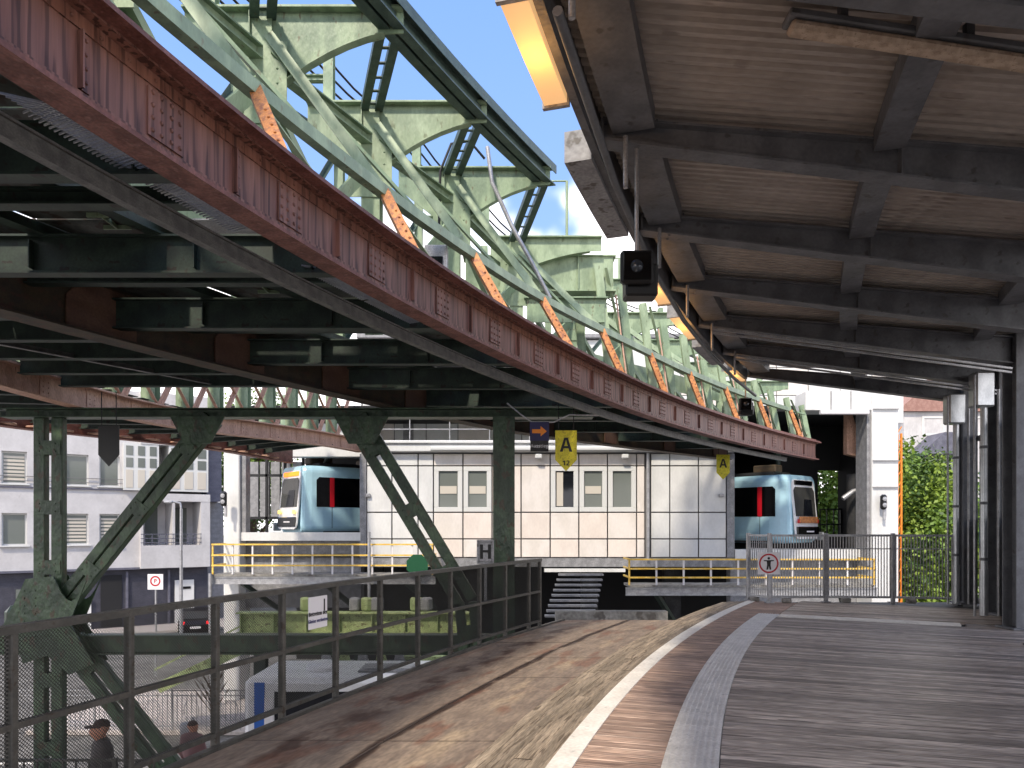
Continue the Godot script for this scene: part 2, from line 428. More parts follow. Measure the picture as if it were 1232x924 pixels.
# ---------------------------------------------------------------- setting out (metres; d is the distance ahead of the camera)
func E(d: float) -> float:               # platform edge
	return -0.808 + 0.161 * d + 0.01294 * d * d
func Es(d: float) -> float:
	return 0.161 + 0.02588 * d
func g1(d: float) -> float:              # outer edge of the big curved girder
	return -2.85 + 0.145 * d + 0.0155 * d * d - 0.16 * (1.0 - smoothstep(4.0, 13.0, d))
func g1s(d: float) -> float:
	return 0.145 + 0.031 * d
func g2(d: float) -> float:
	return g1(d) - lerpf(4.35, 3.0, smoothstep(16.5, 25.0, d))
func catmull(pts: Array, d: float) -> float:
	var i := 0
	while i < pts.size() - 2 and d > pts[i + 1].x: i += 1
	var p0: Vector2 = pts[maxi(i - 1, 0)]; var p1: Vector2 = pts[i]; var p2: Vector2 = pts[i + 1]; var p3: Vector2 = pts[mini(i + 2, pts.size() - 1)]
	var t := (d - p1.x) / (p2.x - p1.x)
	var m1 := (p2.y - p0.y) / (p2.x - p0.x) * (p2.x - p1.x)
	var m2 := (p3.y - p1.y) / (p3.x - p1.x) * (p2.x - p1.x)
	var t2 := t * t; var t3 := t2 * t
	return (2 * t3 - 3 * t2 + 1) * p1.y + (t3 - 2 * t2 + t) * m1 + (-2 * t3 + 3 * t2) * p2.y + (t3 - t2) * m2
const G3P := [Vector2(-5, -6.2), Vector2(4, -7.5), Vector2(8, -7.95), Vector2(11.8, -8.07), Vector2(14.1, -8.0), Vector2(16.6, -7.6), Vector2(20, -6.8), Vector2(25.7, -5.3)]
const G4P := [Vector2(-5, -10.2), Vector2(4, -11.0), Vector2(8, -11.25), Vector2(12, -11.4), Vector2(16.5, -11.1), Vector2(20.8, -8.75), Vector2(25.9, -7.6)]
func g3(d: float) -> float: return catmull(G3P, d)
func g4(d: float) -> float: return catmull(G4P, d)
func g3y(d: float) -> float: return lerpf(3.8, 4.18, smoothstep(15.0, 25.7, d))
func frames(fx: Callable, d0: float, d1: float, step: float, y := 0.0, fy = null) -> Array:
	var r := []
	var k := maxi(1, int(ceil((d1 - d0) / step)))
	for i in k + 1:
		var d := lerpf(d0, d1, float(i) / k)
		var s: float = (fx.call(d + 0.05) - fx.call(d - 0.05)) / 0.1
		var right := Vector3(1, 0, s).normalized()
		r.append([V(fx.call(d), fy.call(d) if fy != null else y, d), right, Vector3.UP])
	return r
func off(fx: Callable, o: float) -> Callable:
	return func(d): return fx.call(d) + o

func make_sky() -> Sky:
	var w := 1280
	var h := 640
	var f := FastNoiseLite.new()
	f.seed = 11; f.frequency = 2.1; f.fractal_octaves = 6; f.noise_type = FastNoiseLite.TYPE_SIMPLEX_SMOOTH
	var g := FastNoiseLite.new()
	g.seed = 29; g.frequency = 1.0; g.fractal_octaves = 3; g.noise_type = FastNoiseLite.TYPE_SIMPLEX_SMOOTH
	var o := PackedFloat32Array()
	o.resize(w * h * 3)
	for y in h:
		var el := PI * (0.5 - (y + 0.5) / h)
		for x in w:
			var az := TAU * ((x + 0.5) / w - 0.5)
			var up := maxf(sin(el), 0.0)
			var c := Vector3(0.27, 0.37, 0.53).lerp(Vector3(0.048, 0.122, 0.325), pow(up, 0.5))
			if el > -0.02:
				var dir := Vector3(sin(az) * cos(el), sin(el) * 1.7, -cos(az) * cos(el))
				var top := 0.405 + 0.10 * g.get_noise_3d(dir.x, 0.0, dir.z) + 0.15 * f.get_noise_3dv(dir * 1.5) + 0.035 * f.get_noise_3dv(dir * 5.0)
				var bank := smoothstep(0.0, 0.05, top - el)
				var high := smoothstep(-0.08, 0.22, f.get_noise_3dv(dir * 0.55) + 0.5 * g.get_noise_3dv(dir * 1.3)) * smoothstep(0.62, 0.8, el) * 0.9
				var a := clampf(bank + high, 0.0, 1.0)
				var body := 0.5 + 0.5 * f.get_noise_3dv(dir * 2.6 + Vector3(3, 1, 0))
				var cc := Vector3(0.78, 0.76, 0.80).lerp(Vector3(1.0, 0.965, 0.95), clampf(body * 1.5 - 0.25 + (1.0 - bank) * 0.3, 0, 1))
				c = c.lerp(cc, a)
			else:
				c = Vector3(0.34, 0.34, 0.34)
			var i := (y * w + x) * 3
			o[i] = c.x; o[i + 1] = c.y; o[i + 2] = c.z
	var im := Image.create_from_data(w, h, false, Image.FORMAT_RGBF, o.to_byte_array())
	var pmat := PanoramaSkyMaterial.new()
	pmat.panorama = ImageTexture.create_from_image(im)
	var s := Sky.new()
	s.sky_material = pmat
	return s

func _ready() -> void:
	rng.seed = 4711
	# camera: level, with the lens shifted upwards
	var cam := Camera3D.new()
	cam.name = "camera"
	add_child(cam)
	cam.position = Vector3(0, EYE, 0)
	cam.set_frustum(924.0 / F * 0.05, Vector2(0, 172.0 / F * 0.05), 0.05, 600.0)
	cam.current = true
	# sky, sun, exposure
	var we := WorldEnvironment.new()
	we.name = "world_environment"
	var env := Environment.new()
	env.background_mode = Environment.BG_SKY
	env.sky = make_sky()
	env.background_energy_multiplier = 1.3
	env.tonemap_mode = Environment.TONE_MAPPER_LINEAR
	env.tonemap_exposure = 2.3
	env.sdfgi_enabled = true
	env.ssao_enabled = true
	env.ssil_enabled = true
	we.environment = env
	add_child(we)
	var sun := DirectionalLight3D.new()
	sun.name = "sun"
	sun.light_color = Color(1.0, 0.95, 0.87)
	sun.light_energy = 0.65
	sun.light_angular_distance = 5.0
	sun.shadow_enabled = true
	add_child(sun)
	sun.look_at_from_position(Vector3(-0.26, 0.74, 0.62), Vector3.ZERO)
	make_materials()
	build_ground()
	build_platform()
	build_track_floor()
	build_depot()
	build_outer_bridge()
	build_inner_bridge()
	build_support_frame()
	build_canopy()
	build_side_wall()
	build_house()
	build_backdrop()
	build_railing()
	build_gate()
	build_walkways()
	build_trains()
	build_under_structure()
	build_signs()
	build_street()
	build_people()

# ---------------------------------------------------------------- ground and platform
func build_ground() -> void:
	var mb := MB.new()
	mb.span(-300, 300, STREET - 0.5, STREET, -60, 500)
	structure(mb, "ground", M.asphalt)
	mb = MB.new()
	mb.span(-30, -5.6, STREET + 0.004, STREET + 0.13, 12.7, 18.2, 0.02)
	structure(mb, "pavement", M.pavement)
	mb = MB.new()
	mb.span(-14, -4.0, STREET, -2.72, 5.0, 12.6, 0.02)
	structure(mb, "terrace", M.pavement)
	mb = MB.new()      # far pavement in front of the house
	mb.prism(PackedVector2Array([Vector2(-31, 35.5), Vector2(-16, 44.5), Vector2(-14, 50), Vector2(-31, 46)]), V(0, STREET + 0.07, 0), Vector3(1, 0, 0), Vector3(0, 0, -1), Vector3(0, 0.12, 0))
	structure(mb, "far_pavement", M.pavement)
	mb = MB.new()
	mb.span(-14, -6.6, STREET + 0.004, STREET + 0.14, 21.5, 27, 0.02)
	structure(mb, "traffic_island", M.pavement)
	mb = MB.new()
	for i in 6: mb.span(-20 + i * 3.4, -18.4 + i * 3.4, STREET + 0.004, STREET + 0.008, 18.9, 19.05)
	structure(mb, "lane_marking", M.white_line)

func board(t0: float, t1: float, oL: float, oR: float, xmax: float, gap: float, ridges: int, y: float) -> MB:
	var mb := MB.new()
	t0 += gap / 2; t1 -= gap / 2
	var ends := []
	for k in 2:
		var t: float = [t0, t1][k]
		var s := Es((t0 + t1) / 2)
		var L := V(E(t) + oL, 0, t)
		var nr := Vector3(1, 0, s)         # to the right and back towards the camera
		var len: float = (xmax - L.x) if oR > 50 else (oR - oL) / (1 + s * Es(t))
		ends.append([L, L + nr * len])
	var pr := []
	for i in ridges * 4 + 1:
		var ph := i % 4
		var yy := y
		if ph == 0: yy = y - 0.007
		if i == 0 or i == ridges * 4: yy = y - 0.010
		pr.append(Vector2(float(i) / (ridges * 4), yy))
	var r0 := rng.randf()
	var r1 := rng.randf()
	var bl: float = ends[0][0].distance_to(ends[0][1]) * 0.17
	for i in pr.size() - 1:
		var p: Vector2 = pr[i]; var q: Vector2 = pr[i + 1]
		var a: Vector3 = ends[0][0].lerp(ends[1][0], p.x) + Vector3.UP * p.y
		var b: Vector3 = ends[0][1].lerp(ends[1][1], p.x) + Vector3.UP * p.y
		var c: Vector3 = ends[0][1].lerp(ends[1][1], q.x) + Vector3.UP * q.y
		var e: Vector3 = ends[0][0].lerp(ends[1][0], q.x) + Vector3.UP * q.y
		var w0 := r1 + p.x * 0.40
		var w1 := r1 + q.x * 0.40
		mb.quad_uv(a, b, c, e, Vector2(r0, w0), Vector2(r0 + bl, w0), Vector2(r0 + bl, w1), Vector2(r0, w1))
	var dn := Vector3.UP * -0.035
	var z := Vector2(r0, r1)
	for k in 2:
		for pair in [[ends[k][0], ends[k][1], (ends[1 - k][0] + ends[1 - k][1]) / 2], [ends[0][k], ends[1][k], ends[0][1 - k]]]:
			var a: Vector3 = pair[0] + Vector3.UP * (y - 0.010)
			var b: Vector3 = pair[1] + Vector3.UP * (y - 0.010)
			if (b - a).cross(dn).dot(a - pair[2]) < 0.0:
				var sw := a
				a = b
				b = sw
			mb.quad_uv(a, b, b + dn, a + dn, z, z + Vector2(bl, 0), z + Vector2(bl, 0.1), z + Vector2(0, 0.1))
	return mb

func build_platform() -> void:
	var mb := MB.new()
	var fr := frames(off(E, 0.0), -6, 16.4, 0.6)
	for i in fr.size(): fr[i][1] = Vector3(1, 0, 0)
	for i in fr.size() - 1:      # body of the platform: from the edge to the side wall
		var a: Vector3 = fr[i][0]; var b: Vector3 = fr[i + 1][0]
		var q := [a + Vector3(-0.66, -0.05, 0), Vector3(10.4, -0.05, a.z), Vector3(10.4, -0.05, b.z), b + Vector3(-0.66, -0.05, 0)]
		mb.out(q.duplicate(), a - Vector3.UP * 5)
		var lo := []
		for p in q: lo.append(p - Vector3.UP * 0.45)
		mb.out(lo.duplicate(), a + Vector3.UP * 5)
		mb.out([q[0], q[3], lo[3], lo[0]], Vector3(8, -0.2, a.z))
		if i == fr.size() - 2: mb.out([q[2], q[3], lo[3], lo[2]], Vector3(8, -0.2, 0))
	var pl := structure(mb, "platform", M.dark_wall)
	# crosswise deck boards, each laid square to the curved edge
	var w := 0.145
	var t := 3.3
	while t < 16.1:
		if t + w < 13.36 or t > 13.74:
			var p := board(t, t + w, 1.07, 99, 10.3, 0.017, 4, 0.0)
			part(p, "deck_board", M.boards[rng.randi() % 5], pl)
		part(board(t, t + w, 0.09, 0.683 if t < 13.7 else 1.06, 0, 0.016, 4, 0.0), "deck_board", M.boards_red[rng.randi() % 3], pl)
		t += w
	var rest := MB.new()
	t = -5.0
	while t < 3.25:
		var p := board(t, t + w, 1.07, 99, 10.3, 0.017, 4, 0.0)
		rest.v.append_array(p.v); rest.n.append_array(p.n); rest.uv.append_array(p.uv)
		p = board(t, t + w, 0.10, 0.66, 0, 0.016, 4, 0.0)
		rest.v.append_array(p.v); rest.n.append_array(p.n); rest.uv.append_array(p.uv)
		t += w
	stuff(part(rest, "deck_boards", M.boards[1], pl))
	# white edge line
	mb = MB.new()
	mb.sweep(-0.085, 0.085, -0.05, 0.006, frames(off(E, 0.0), -5, 16.2, 0.3))
	part(mb, "edge_line", M.white_line, pl)
	# tactile guidance tiles with raised ribs
	t = 3.2
	while t < 13.9:
		mb = MB.new()
		var t1 := minf(t + 0.4, 13.75)
		var f2 := frames(off(E, 0.87), t + 0.003, t1 - 0.003, 0.2)
		mb.sweep(-0.185, 0.185, -0.045, 0.004, f2)
		for k in 8: mb.sweep(-0.165 + k * 0.045, -0.147 + k * 0.045, 0.004, 0.009, f2)
		part(mb, "tactile_tile", M.tactile, pl)
		t += 0.4
	# the crosswise strip in front of the gate
	var s := Es(13.55)
	var dir := Vector3(1, 0, s).normalized()
	var fwd := Vector3(s, 0, -1).normalized()
	var o := V(E(13.55) + 1.09, 0, 13.55)
	for k in 7:
		mb = MB.new()
		var c := o + dir * (0.2 + k * 0.404)
		var bs := Basis(dir, Vector3.UP, -fwd)
		mb.box(c + Vector3.UP * -0.02, Vector3(0.4, 0.05, 0.36), bs)
		for r in 8: mb.box(c + Vector3.UP * 0.0065 + fwd * (-0.157 + r * 0.045), Vector3(0.4, 0.004, 0.02), bs)
		part(mb, "tactile_tile", M.tactile, pl)
	mb = MB.new()
	mb.box(o + dir * 4.6 - Vector3.UP * 0.027, Vector3(3.4, 0.05, 0.37), Basis(dir, Vector3.UP, -fwd))
	part(mb, "deck_board", M.boards[2], pl)
	# weathered lengthwise timbers outside the line
	for k in 4:
		t = 2.6 + k * 0.5
		while t < 16.2:
			var len := rng.randf_range(1.7, 2.6)
			var t1 := minf(t + len, 16.25)
			mb = MB.new()
			var c := -0.16 - k * 0.145
			var yt := -0.004 - rng.randf() * 0.006 - k * 0.008
			var f3 := frames(off(E, c), t + 0.004, t1 - 0.004, 0.3)
			var r0 := rng.randf()
			var along := rng.randf()
			for i in f3.size() - 1:
				var A: Array = f3[i]; var B: Array = f3[i + 1]
				var l1: float = along + A[0].distance_to(B[0]) * 0.2
				for q in [[-0.068, yt - 0.006, -0.06, yt, 0.0, 0.03], [-0.06, yt, 0.06, yt, 0.03, 0.42], [0.06, yt, 0.068, yt - 0.006, 0.42, 0.45], [0.068, yt - 0.006, 0.068, -0.12, 0.45, 0.7], [-0.068, -0.12, -0.068, yt - 0.006, 0.7, 1.0]]:
					mb.quad_uv(A[0] + A[1] * q[0] + A[2] * q[1], A[0] + A[1] * q[2] + A[2] * q[3], B[0] + B[1] * q[2] + B[2] * q[3], B[0] + B[1] * q[0] + B[2] * q[1], Vector2(along, r0 + q[4]), Vector2(along, r0 + q[5]), Vector2(l1, r0 + q[5]), Vector2(l1, r0 + q[4]))
				along = l1
			for e in [0, f3.size() - 1]:
				var A: Array = f3[e]
				var g := Vector2(0.2, r0)
				mb.quad_uv(A[0] + A[1] * -0.068 + A[2] * -0.12, A[0] + A[1] * 0.068 + A[2] * -0.12, A[0] + A[1] * 0.068 + A[2] * (yt - 0.006), A[0] + A[1] * -0.068 + A[2] * (yt - 0.006), g, g, g, g)
			part(mb, "edge_timber", M.timbers[rng.randi() % 3], pl)
			t = t1

func rust_texture() -> ImageTexture:
	var w := 256
	var h := 1024
	var c := noise_bytes(201, 0.02, 5, 1024)
	var g := noise_bytes(202, 0.09, 3, 1024)
	var s := noise_bytes(203, 0.008, 4, 1024)
	var im := Image.create(w, h, false, Image.FORMAT_RGB8)
	for y in h:
		for x in w:
			var i := y * 1024 + x * 2
			var u := float(x) / w
			var k := Color(0.42, 0.365, 0.325).lerp(Color(0.57, 0.505, 0.445), c[i] / 255.0)
			var warp := (s[(y * 1024 + 300) % (1024 * 1024)] / 255.0 - 0.5) * 0.06
			var n1: float = c[y * 1024 + (x + 400) % 1024] / 255.0
			# rust run-off below the rail: a narrow dark trace, a broad brown one, fainter pale wear
			var a1 := smoothstep(0.035, 0.008, absf(u - 0.57 - warp)) * smoothstep(0.12, 0.45, n1)
			var a2 := smoothstep(0.13, 0.02, absf(u - 0.27 - warp * 2.0)) * smoothstep(0.38, 0.68, n1) * 0.8
			var a3 := smoothstep(0.10, 0.02, absf(u - 0.80)) * smoothstep(0.5, 0.75, s[i] / 255.0) * 0.6
			k = k.lerp(Color(0.20, 0.135, 0.10), a1)
			k = k.lerp(Color(0.25, 0.165, 0.13), a2)
			k = k.lerp(Color(0.66, 0.58, 0.48), a3)
			k = k.lerp(Color(0.42, 0.27, 0.21), smoothstep(0.62, 0.8, s[(i + 5000) % (1024 * 1024)] / 255.0) * 0.5)
			var q := 1.0 + (g[i] / 255.0 - 0.5) * 0.35
			im.set_pixel(x, y, Color(k.r * q, k.g * q, k.b * q))
	return ImageTexture.create_from_image(im)

func build_track_floor() -> void:
	var m := StandardMaterial3D.new()
	m.albedo_texture = rust_texture()
	m.roughness = 0.55
	m.normal_enabled = true
	m.normal_texture = bump(5, 0.05, 6.0)
	m.normal_scale = 0.15
	var base := MB.new()
	base.sweep(-0.98, 0.98, -0.42, -0.085, frames(off(E, -1.66), -5, 13.2, 0.6))
	var fl := structure(base, "track_floor", M.dark_wall)
	var d := -4.0
	while d < 13.2:
		var d1 := minf(d + 1.22, 13.25)
		for side in 2:
			var o0: float = [-2.62, -1.52][side]
			var o1: float = [-1.535, -0.68][side]
			var mb := MB.new()
			var k := 4
			var y := -0.045 - 0.006 * side + rng.randf() * 0.004
			for i in k:
				var a := lerpf(d + 0.004, d1 - 0.004, float(i) / k)
				var b := lerpf(d + 0.004, d1 - 0.004, float(i + 1) / k)
				var ua: float = (o0 + 2.62) / 1.94
				var ub: float = (o1 + 2.62) / 1.94
				mb.quad_uv(V(E(a) + o0, y, a), V(E(a) + o1, y, a), V(E(b) + o1, y, b), V(E(b) + o0, y, b), Vector2(ua, a / 12.0), Vector2(ub, a / 12.0), Vector2(ub, b / 12.0), Vector2(ua, b / 12.0))
				var e := Vector2(0.5, 0.5)
				mb.quad_uv(V(E(a) + o1, y, a), V(E(a) + o1, y - 0.03, a), V(E(b) + o1, y - 0.03, b), V(E(b) + o1, y, b), e, e, e, e)
				mb.quad_uv(V(E(b) + o0, y, b), V(E(b) + o0, y - 0.03, b), V(E(a) + o0, y - 0.03, a), V(E(a) + o0, y, a), e, e, e, e)
			part(mb, "floor_plate", m, fl)
		d = d1
	var mb := MB.new()
	mb.sweep(-0.03, 0.03, -0.09, -0.02, frames(off(E, -2.66), -5, 13.2, 0.4))
	part(mb, "kerb_angle", M.fence_dark, fl)

# ---------------------------------------------------------------- bridges
const YB := 3.80
const YT := 4.37
func stations() -> Array:
	var r := []
	var d := 8.75 - 1.93 * 7
	while d < 24.6:
		r.append(d)
		d += 1.93
	return r

func arm_y(s: float) -> float:            # the cross frames step down beyond the third arm
	return 7.6 if s < 13.5 else 7.2 - 0.095 * (s - 14.5)

func build_outer_bridge() -> void:
	var T := thing("curved_track_bridge", "curved steel track bridge with red brown girder and pale green trusswork", "bridge", V(0, STREET, 10))
	var d0 := -5.0
	var d1 := 24.6
	var c := off(g1, -0.13)
	var fr := frames(c, d0, d1, 0.35)
	var mb := MB.new()
	mb.sweep(-0.011, 0.011, YB + 0.03, YT - 0.03, fr)
	var web := part(mb, "outer_girder", M.rust_girder, T)
	mb = MB.new()
	mb.sweep(-0.075, 0.13, YB, YB + 0.03, fr)
	part(mb, "bottom_flange", M.rust_flange, web)
	mb = MB.new()
	mb.sweep(-0.16, 0.205, YT - 0.03, YT, fr)
	mb.sweep(-0.13, 0.18, YT, YT + 0.022, fr)
	mb.sweep(0.02, 0.15, YT + 0.022, YT + 0.04, fr)
	part(mb, "top_flange", M.rust_flange, web)
	for yy in [[YB + 0.03, YB + 0.043, YB + 0.12], [YT - 0.03, YT - 0.043, YT - 0.12]]:
		mb = MB.new()
		mb.sweep(0.011, 0.09, minf(yy[0], yy[1]), maxf(yy[0], yy[1]), fr)
		mb.sweep(0.011, 0.022, minf(yy[1], yy[2]), maxf(yy[1], yy[2]), fr)
		part(mb, "flange_angle", M.rust_girder, web)
	mb = MB.new()
	mb.sweep(-0.035, 0.035, YT + 0.022, YT + 0.10, fr)
	part(mb, "running_rail", M.rust_flange, web)
	# stiffeners and riveted splice plates on the web
	var d := d0 + 0.3
	var k := 0
	while d < d1 - 0.2:
		var x := g1(d) - 0.13
		var s := g1s(d)
		var right := Vector3(1, 0, s).normalized()
		var along := Vector3(s, 0, -1).normalized()
		var bs := Basis(right, Vector3.UP, -along)
		if k % 4 == 2:
			mb = MB.new()
			mb.box(V(x, (YB + YT) / 2, d) + right * 0.017, Vector3(0.012, YT - YB - 0.28, 0.30), bs)
			var pl := part(mb, "splice_plate", M.rust_girder, T)
			mb = MB.new()
			for col in 4:
				for row in 4:
					mb.rivet(V(x, YB + 0.18 + row * 0.075, d) + right * 0.023 + along * (-0.115 + col * 0.073 + (0.01 if col > 1 else 0.0)), right, 0.0165)
			stuff(part(mb, "rivets", M.rust_girder, pl))
		elif k % 2 == 0:
			mb = MB.new()
			mb.box(V(x, (YB + YT) / 2, d) + right * 0.03, Vector3(0.04, YT - YB - 0.26, 0.012), bs)
			mb.box(V(x, (YB + YT) / 2, d) + right * 0.017 + along * 0.03, Vector3(0.012, YT - YB - 0.26, 0.07), bs)
			for row in 4: mb.rivet(V(x, YB + 0.18 + row * 0.075, d) + right * 0.023 + along * 0.04, right, 0.013)
			part(mb, "web_stiffener", M.rust_girder, T)
		d += 0.31
		k += 1
	mb = MB.new()
	for i in 150:
		d = d0 + 0.15 + i * 0.195
		var right := Vector3(1, 0, g1s(d)).normalized()
		mb.rivet(V(g1(d) - 0.13, YB + 0.085, d) + right * 0.026, right, 0.012)
		mb.rivet(V(g1(d) - 0.13, YT - 0.085, d) + right * 0.026, right, 0.012)
	stuff(part(mb, "flange_rivets", M.rust_girder, T))
	# conductor rail hung inside the girder
	mb = MB.new()
	var fc := frames(off(g1, -0.52), d0, 23.5, 0.35)
	mb.sweep(-0.035, 0.035, 3.66, 3.76, fc)
	mb.sweep(-0.055, 0.055, 3.76, 3.775, fc)
	part(mb, "conductor_rail", M.rail_grey, T)
	# inner girder
	var fg := frames(g2, d0, d1, 0.4)
	mb = MB.new()
	mb.sweep(-0.012, 0.012, YB + 0.025, 4.5, fg)
	mb.sweep(-0.16, 0.16, YB, YB + 0.025, fg)
	mb.sweep(-0.16, 0.16, 4.5, 4.53, fg)
	part(mb, "inner_girder", M.dark_girder, T)
	var st := stations()
	for s in st:
		mb = MB.new()
		var poly := PackedVector2Array([Vector2(-0.46, -0.26), Vector2(0.46, -0.26), Vector2(0.46, 0.08), Vector2(0.28, 0.28), Vector2(-0.28, 0.28), Vector2(-0.46, 0.08)])
		var al := Vector3(g1s(s), 0, -1).normalized()
		mb.prism(poly, V(g2(s) + 0.03, 4.12, s), al, Vector3.UP, Vector3(1, 0, g1s(s)).normalized() * 0.02)
		part(mb, "gusset_plate", M.disc_brown, T)
	# cross beams, stringers and deck plates between the two girders
	d = d0 + 0.4
	k = 0
	while d < 24.3:
		mb = MB.new()
		var hh := 0.14 if k % 2 else 0.36
		mb.ibeam(V(g2(d) + 0.02, 4.31 - hh / 2, d), V(g1(d) - 0.16, 4.31 - hh / 2, d), 0.14, hh)
		for s in [0.25, 0.6, 0.85]:
			var x := lerpf(g2(d), g1(d), s)
			if k % 2 == 0: mb.box(V(x, 4.13, d - 0.03), Vector3(0.012, 0.26, 0.09))
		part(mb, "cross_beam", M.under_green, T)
		d += 0.965
		k += 1
	for o in [0.27, 0.52, 0.78]:
		mb = MB.new()
		var fo := func(x): return lerpf(g2(x), g1(x), o)
		mb.sweep(-0.07, 0.07, 4.31, 4.33, frames(fo, d0, d1, 0.5))
		mb.sweep(-0.007, 0.007, 4.33, 4.43, frames(fo, d0, d1, 0.5))
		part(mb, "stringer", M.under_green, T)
	d = d0
	while d < 24.2:
		var lo := d + 0.02
		var hi := d + 0.915 - (0.05 if rng.randf() < 0.12 else 0.012)
		for q in [[0.0, 0.215 if rng.randf() < 0.55 else 0.27], [0.27, 0.52], [0.52, 0.78], [0.78, 0.88]]:
			if rng.randf() < 0.06 and d > 2: continue
			mb = MB.new()
			var a0: float = lerpf(g2(lo), g1(lo), q[0]) + 0.01
			var a1: float = lerpf(g2(lo), g1(lo), q[1]) - 0.01
			var b0: float = lerpf(g2(hi), g1(hi), q[0]) + 0.01
			var b1: float = lerpf(g2(hi), g1(hi), q[1]) - 0.01
			mb.prism(PackedVector2Array([Vector2(a0, lo), Vector2(a1, lo), Vector2(b1, hi), Vector2(b0, hi)]), V(0, 4.445, 0), Vector3(1, 0, 0), Vector3(0, 0, -1), Vector3(0, 0.014, 0))
			part(mb, "deck_plate", M.deck_plate if rng.randf() < 0.75 else M.galv, T)
		# expanded metal grating beside the outer girder
		mb = MB.new()
		var gx := g1(lo) - 0.42
		if d > 2 and d < 9 and int(d * 1.1) % 3 != 0:
			for i in 26:
				var z := lo + i * 0.034
				mb.beam(V(g1(z) - 0.72, 4.02, z), V(g1(z) - 0.34, 4.02, z + 0.2), 0.007, 0.012)
				mb.beam(V(g1(z) - 0.34, 4.02, z), V(g1(z) - 0.72, 4.02, z + 0.2), 0.007, 0.012)
			stuff(part(mb, "grating", M.galv, T))
		d += 0.915
	# trusswork over the deck
	for i in st.size():
		var s: float = st[i]
		var xp := g1(s) - 2.45
		var xb := g1(s) - 0.92
		var far := s > 13.5
		var yt := arm_y(s)
		var g: Material = M.green if i % 2 == 0 else M.green_b
		mb = MB.new()
		mb.ibeam(V(xp, 4.4, s + 0.08), V(xp, yt + 0.02, s + 0.08), 0.26, 0.30, 0.02, 0.016, Vector3.BACK)
		var post := part(mb, "post", g, T)
		mb = MB.new()
		mb.box(V(xp, yt - 0.85, s - 0.085), Vector3(0.62, 0.95, 0.016))
		for rr in 10: mb.rivet(V(xp - 0.2 + (rr % 2) * 0.4, yt - 1.2 + int(rr / 2.0) * 0.17, s - 0.093), Vector3.BACK, 0.017)
		part(mb, "gusset", g, post)
		# haunched cantilever arm
		var L := xb - xp
		var h0 := 0.92 if not far else 0.6
		mb = MB.new()
		var poly := PackedVector2Array()
		var left := -0.9 if not far else -0.5
		poly.append(Vector2(left, 0)); poly.append(Vector2(L + 0.12, 0)); poly.append(Vector2(L + 0.12, -0.24))
		for q in 7:
			var t := q / 6.0
			poly.append(Vector2(lerpf(L - 0.1, 0.14, t), lerpf(-0.25, -h0, t * t * 0.6 + t * 0.4)))
		poly.append(Vector2(-0.14, -h0)); poly.append(Vector2(left, -0.32))
		mb.prism(poly, V(xp, yt, s - 0.02), Vector3.RIGHT, Vector3.UP, Vector3(0, 0, 0.02))
		mb.span(xp + left, xb + 0.12, yt, yt + 0.025, s - 0.13, s + 0.09)
		for q in 6:
			var pa := poly[3 + q]
			var pb := poly[4 + q]
			mb.beam(V(xp + pa.x, yt + pa.y - 0.007, s - 0.02), V(xp + pb.x, yt + pb.y - 0.007, s - 0.02), 0.12, 0.014)
		mb.box(V(xp - 0.12, yt - 0.3, s - 0.07), Vector3(0.012, 0.55, 0.08))
		for rr in 8: mb.rivet(V(xp - 0.05 + (rr % 2) * 0.14, yt - 0.5 + int(rr / 2.0) * 0.12, s - 0.032), Vector3.BACK, 0.015)
		part(mb, "cantilever_arm", g, T)
		if i > 0:
			var sp: float = st[i - 1]
			var xq := g1(sp) - 2.45
			# bracing of the middle truss
			mb = MB.new()
			mb.beam(V(xp, yt - 0.9, s - 0.12), V(xq, 4.55, sp + 0.1), 0.22, 0.03, Vector3.RIGHT)
			part(mb, "diagonal", M.green_b, T)
			mb = MB.new()
			mb.angle(V(xp + 0.1, 4.6, s), V(xq + 0.1, arm_y(sp) - 1.0, sp), 0.09)
			part(mb, "diagonal", M.green, T)
			# lateral bracing at the top: crossed dark angles
			if s < 15.0:
				mb = MB.new()
				var a := V(g1(sp) - 0.95, 7.5, sp)
				var b := V(xp, yt - 0.04, s)
				for o2 in [-0.10, 0.10]: mb.angle(a + Vector3(o2, 0, 0), b + Vector3(o2, 0, 0), 0.11, 0.014)
				for q in 6: mb.beam(a.lerp(b, (q + 0.5) / 6.0) + Vector3(-0.14, 0, 0), a.lerp(b, (q + 0.5) / 6.0) + Vector3(0.14, 0, 0.0), 0.05, 0.014)
				part(mb, "lateral_brace", M.green_dark, T)
			mb = MB.new()
			mb.ibeam(V(xq, arm_y(sp) - 0.5, sp), V(xp, yt - 0.5, s), 0.14, 0.16)
			part(mb, "top_tie", M.green_b, T)
	for i in range(1, st.size()):
		var s: float = st[i]
		if s < 13.0: continue
		for q in [[-0.62, 0.0], [-0.62, 0.95], [-1.35, 0.5]]:
			var ds: float = s + q[1]
			mb = MB.new()
			mb.ibeam(V(g1(ds) + q[0], 4.45, ds), V(g1(ds) + q[0] - 0.25, arm_y(ds) - 0.5, ds), 0.16, 0.13, 0.012, 0.012, Vector3.BACK)
			part(mb, "lattice_post", M.green if q[1] == 0.0 else M.green_b, T)
		mb = MB.new()
		mb.angle(V(g1(s) - 0.7, arm_y(s) - 0.55, s), V(g1(s + 0.95) - 0.66, 4.6, s + 0.95), 0.06, 0.01)
		part(mb, "lattice_brace", M.green, T)
		mb = MB.new()
		mb.tube([V(g1(s) - 0.3, 4.45, s), V(g1(s + 0.6) - 0.8, arm_y(s) - 0.9, s + 0.6)], 0.018, 6)
		part(mb, "stay_rod", M.pink_girder, T)
	# upper edge beam, ends at the third arm
	mb = MB.new()
	var send := 12.75
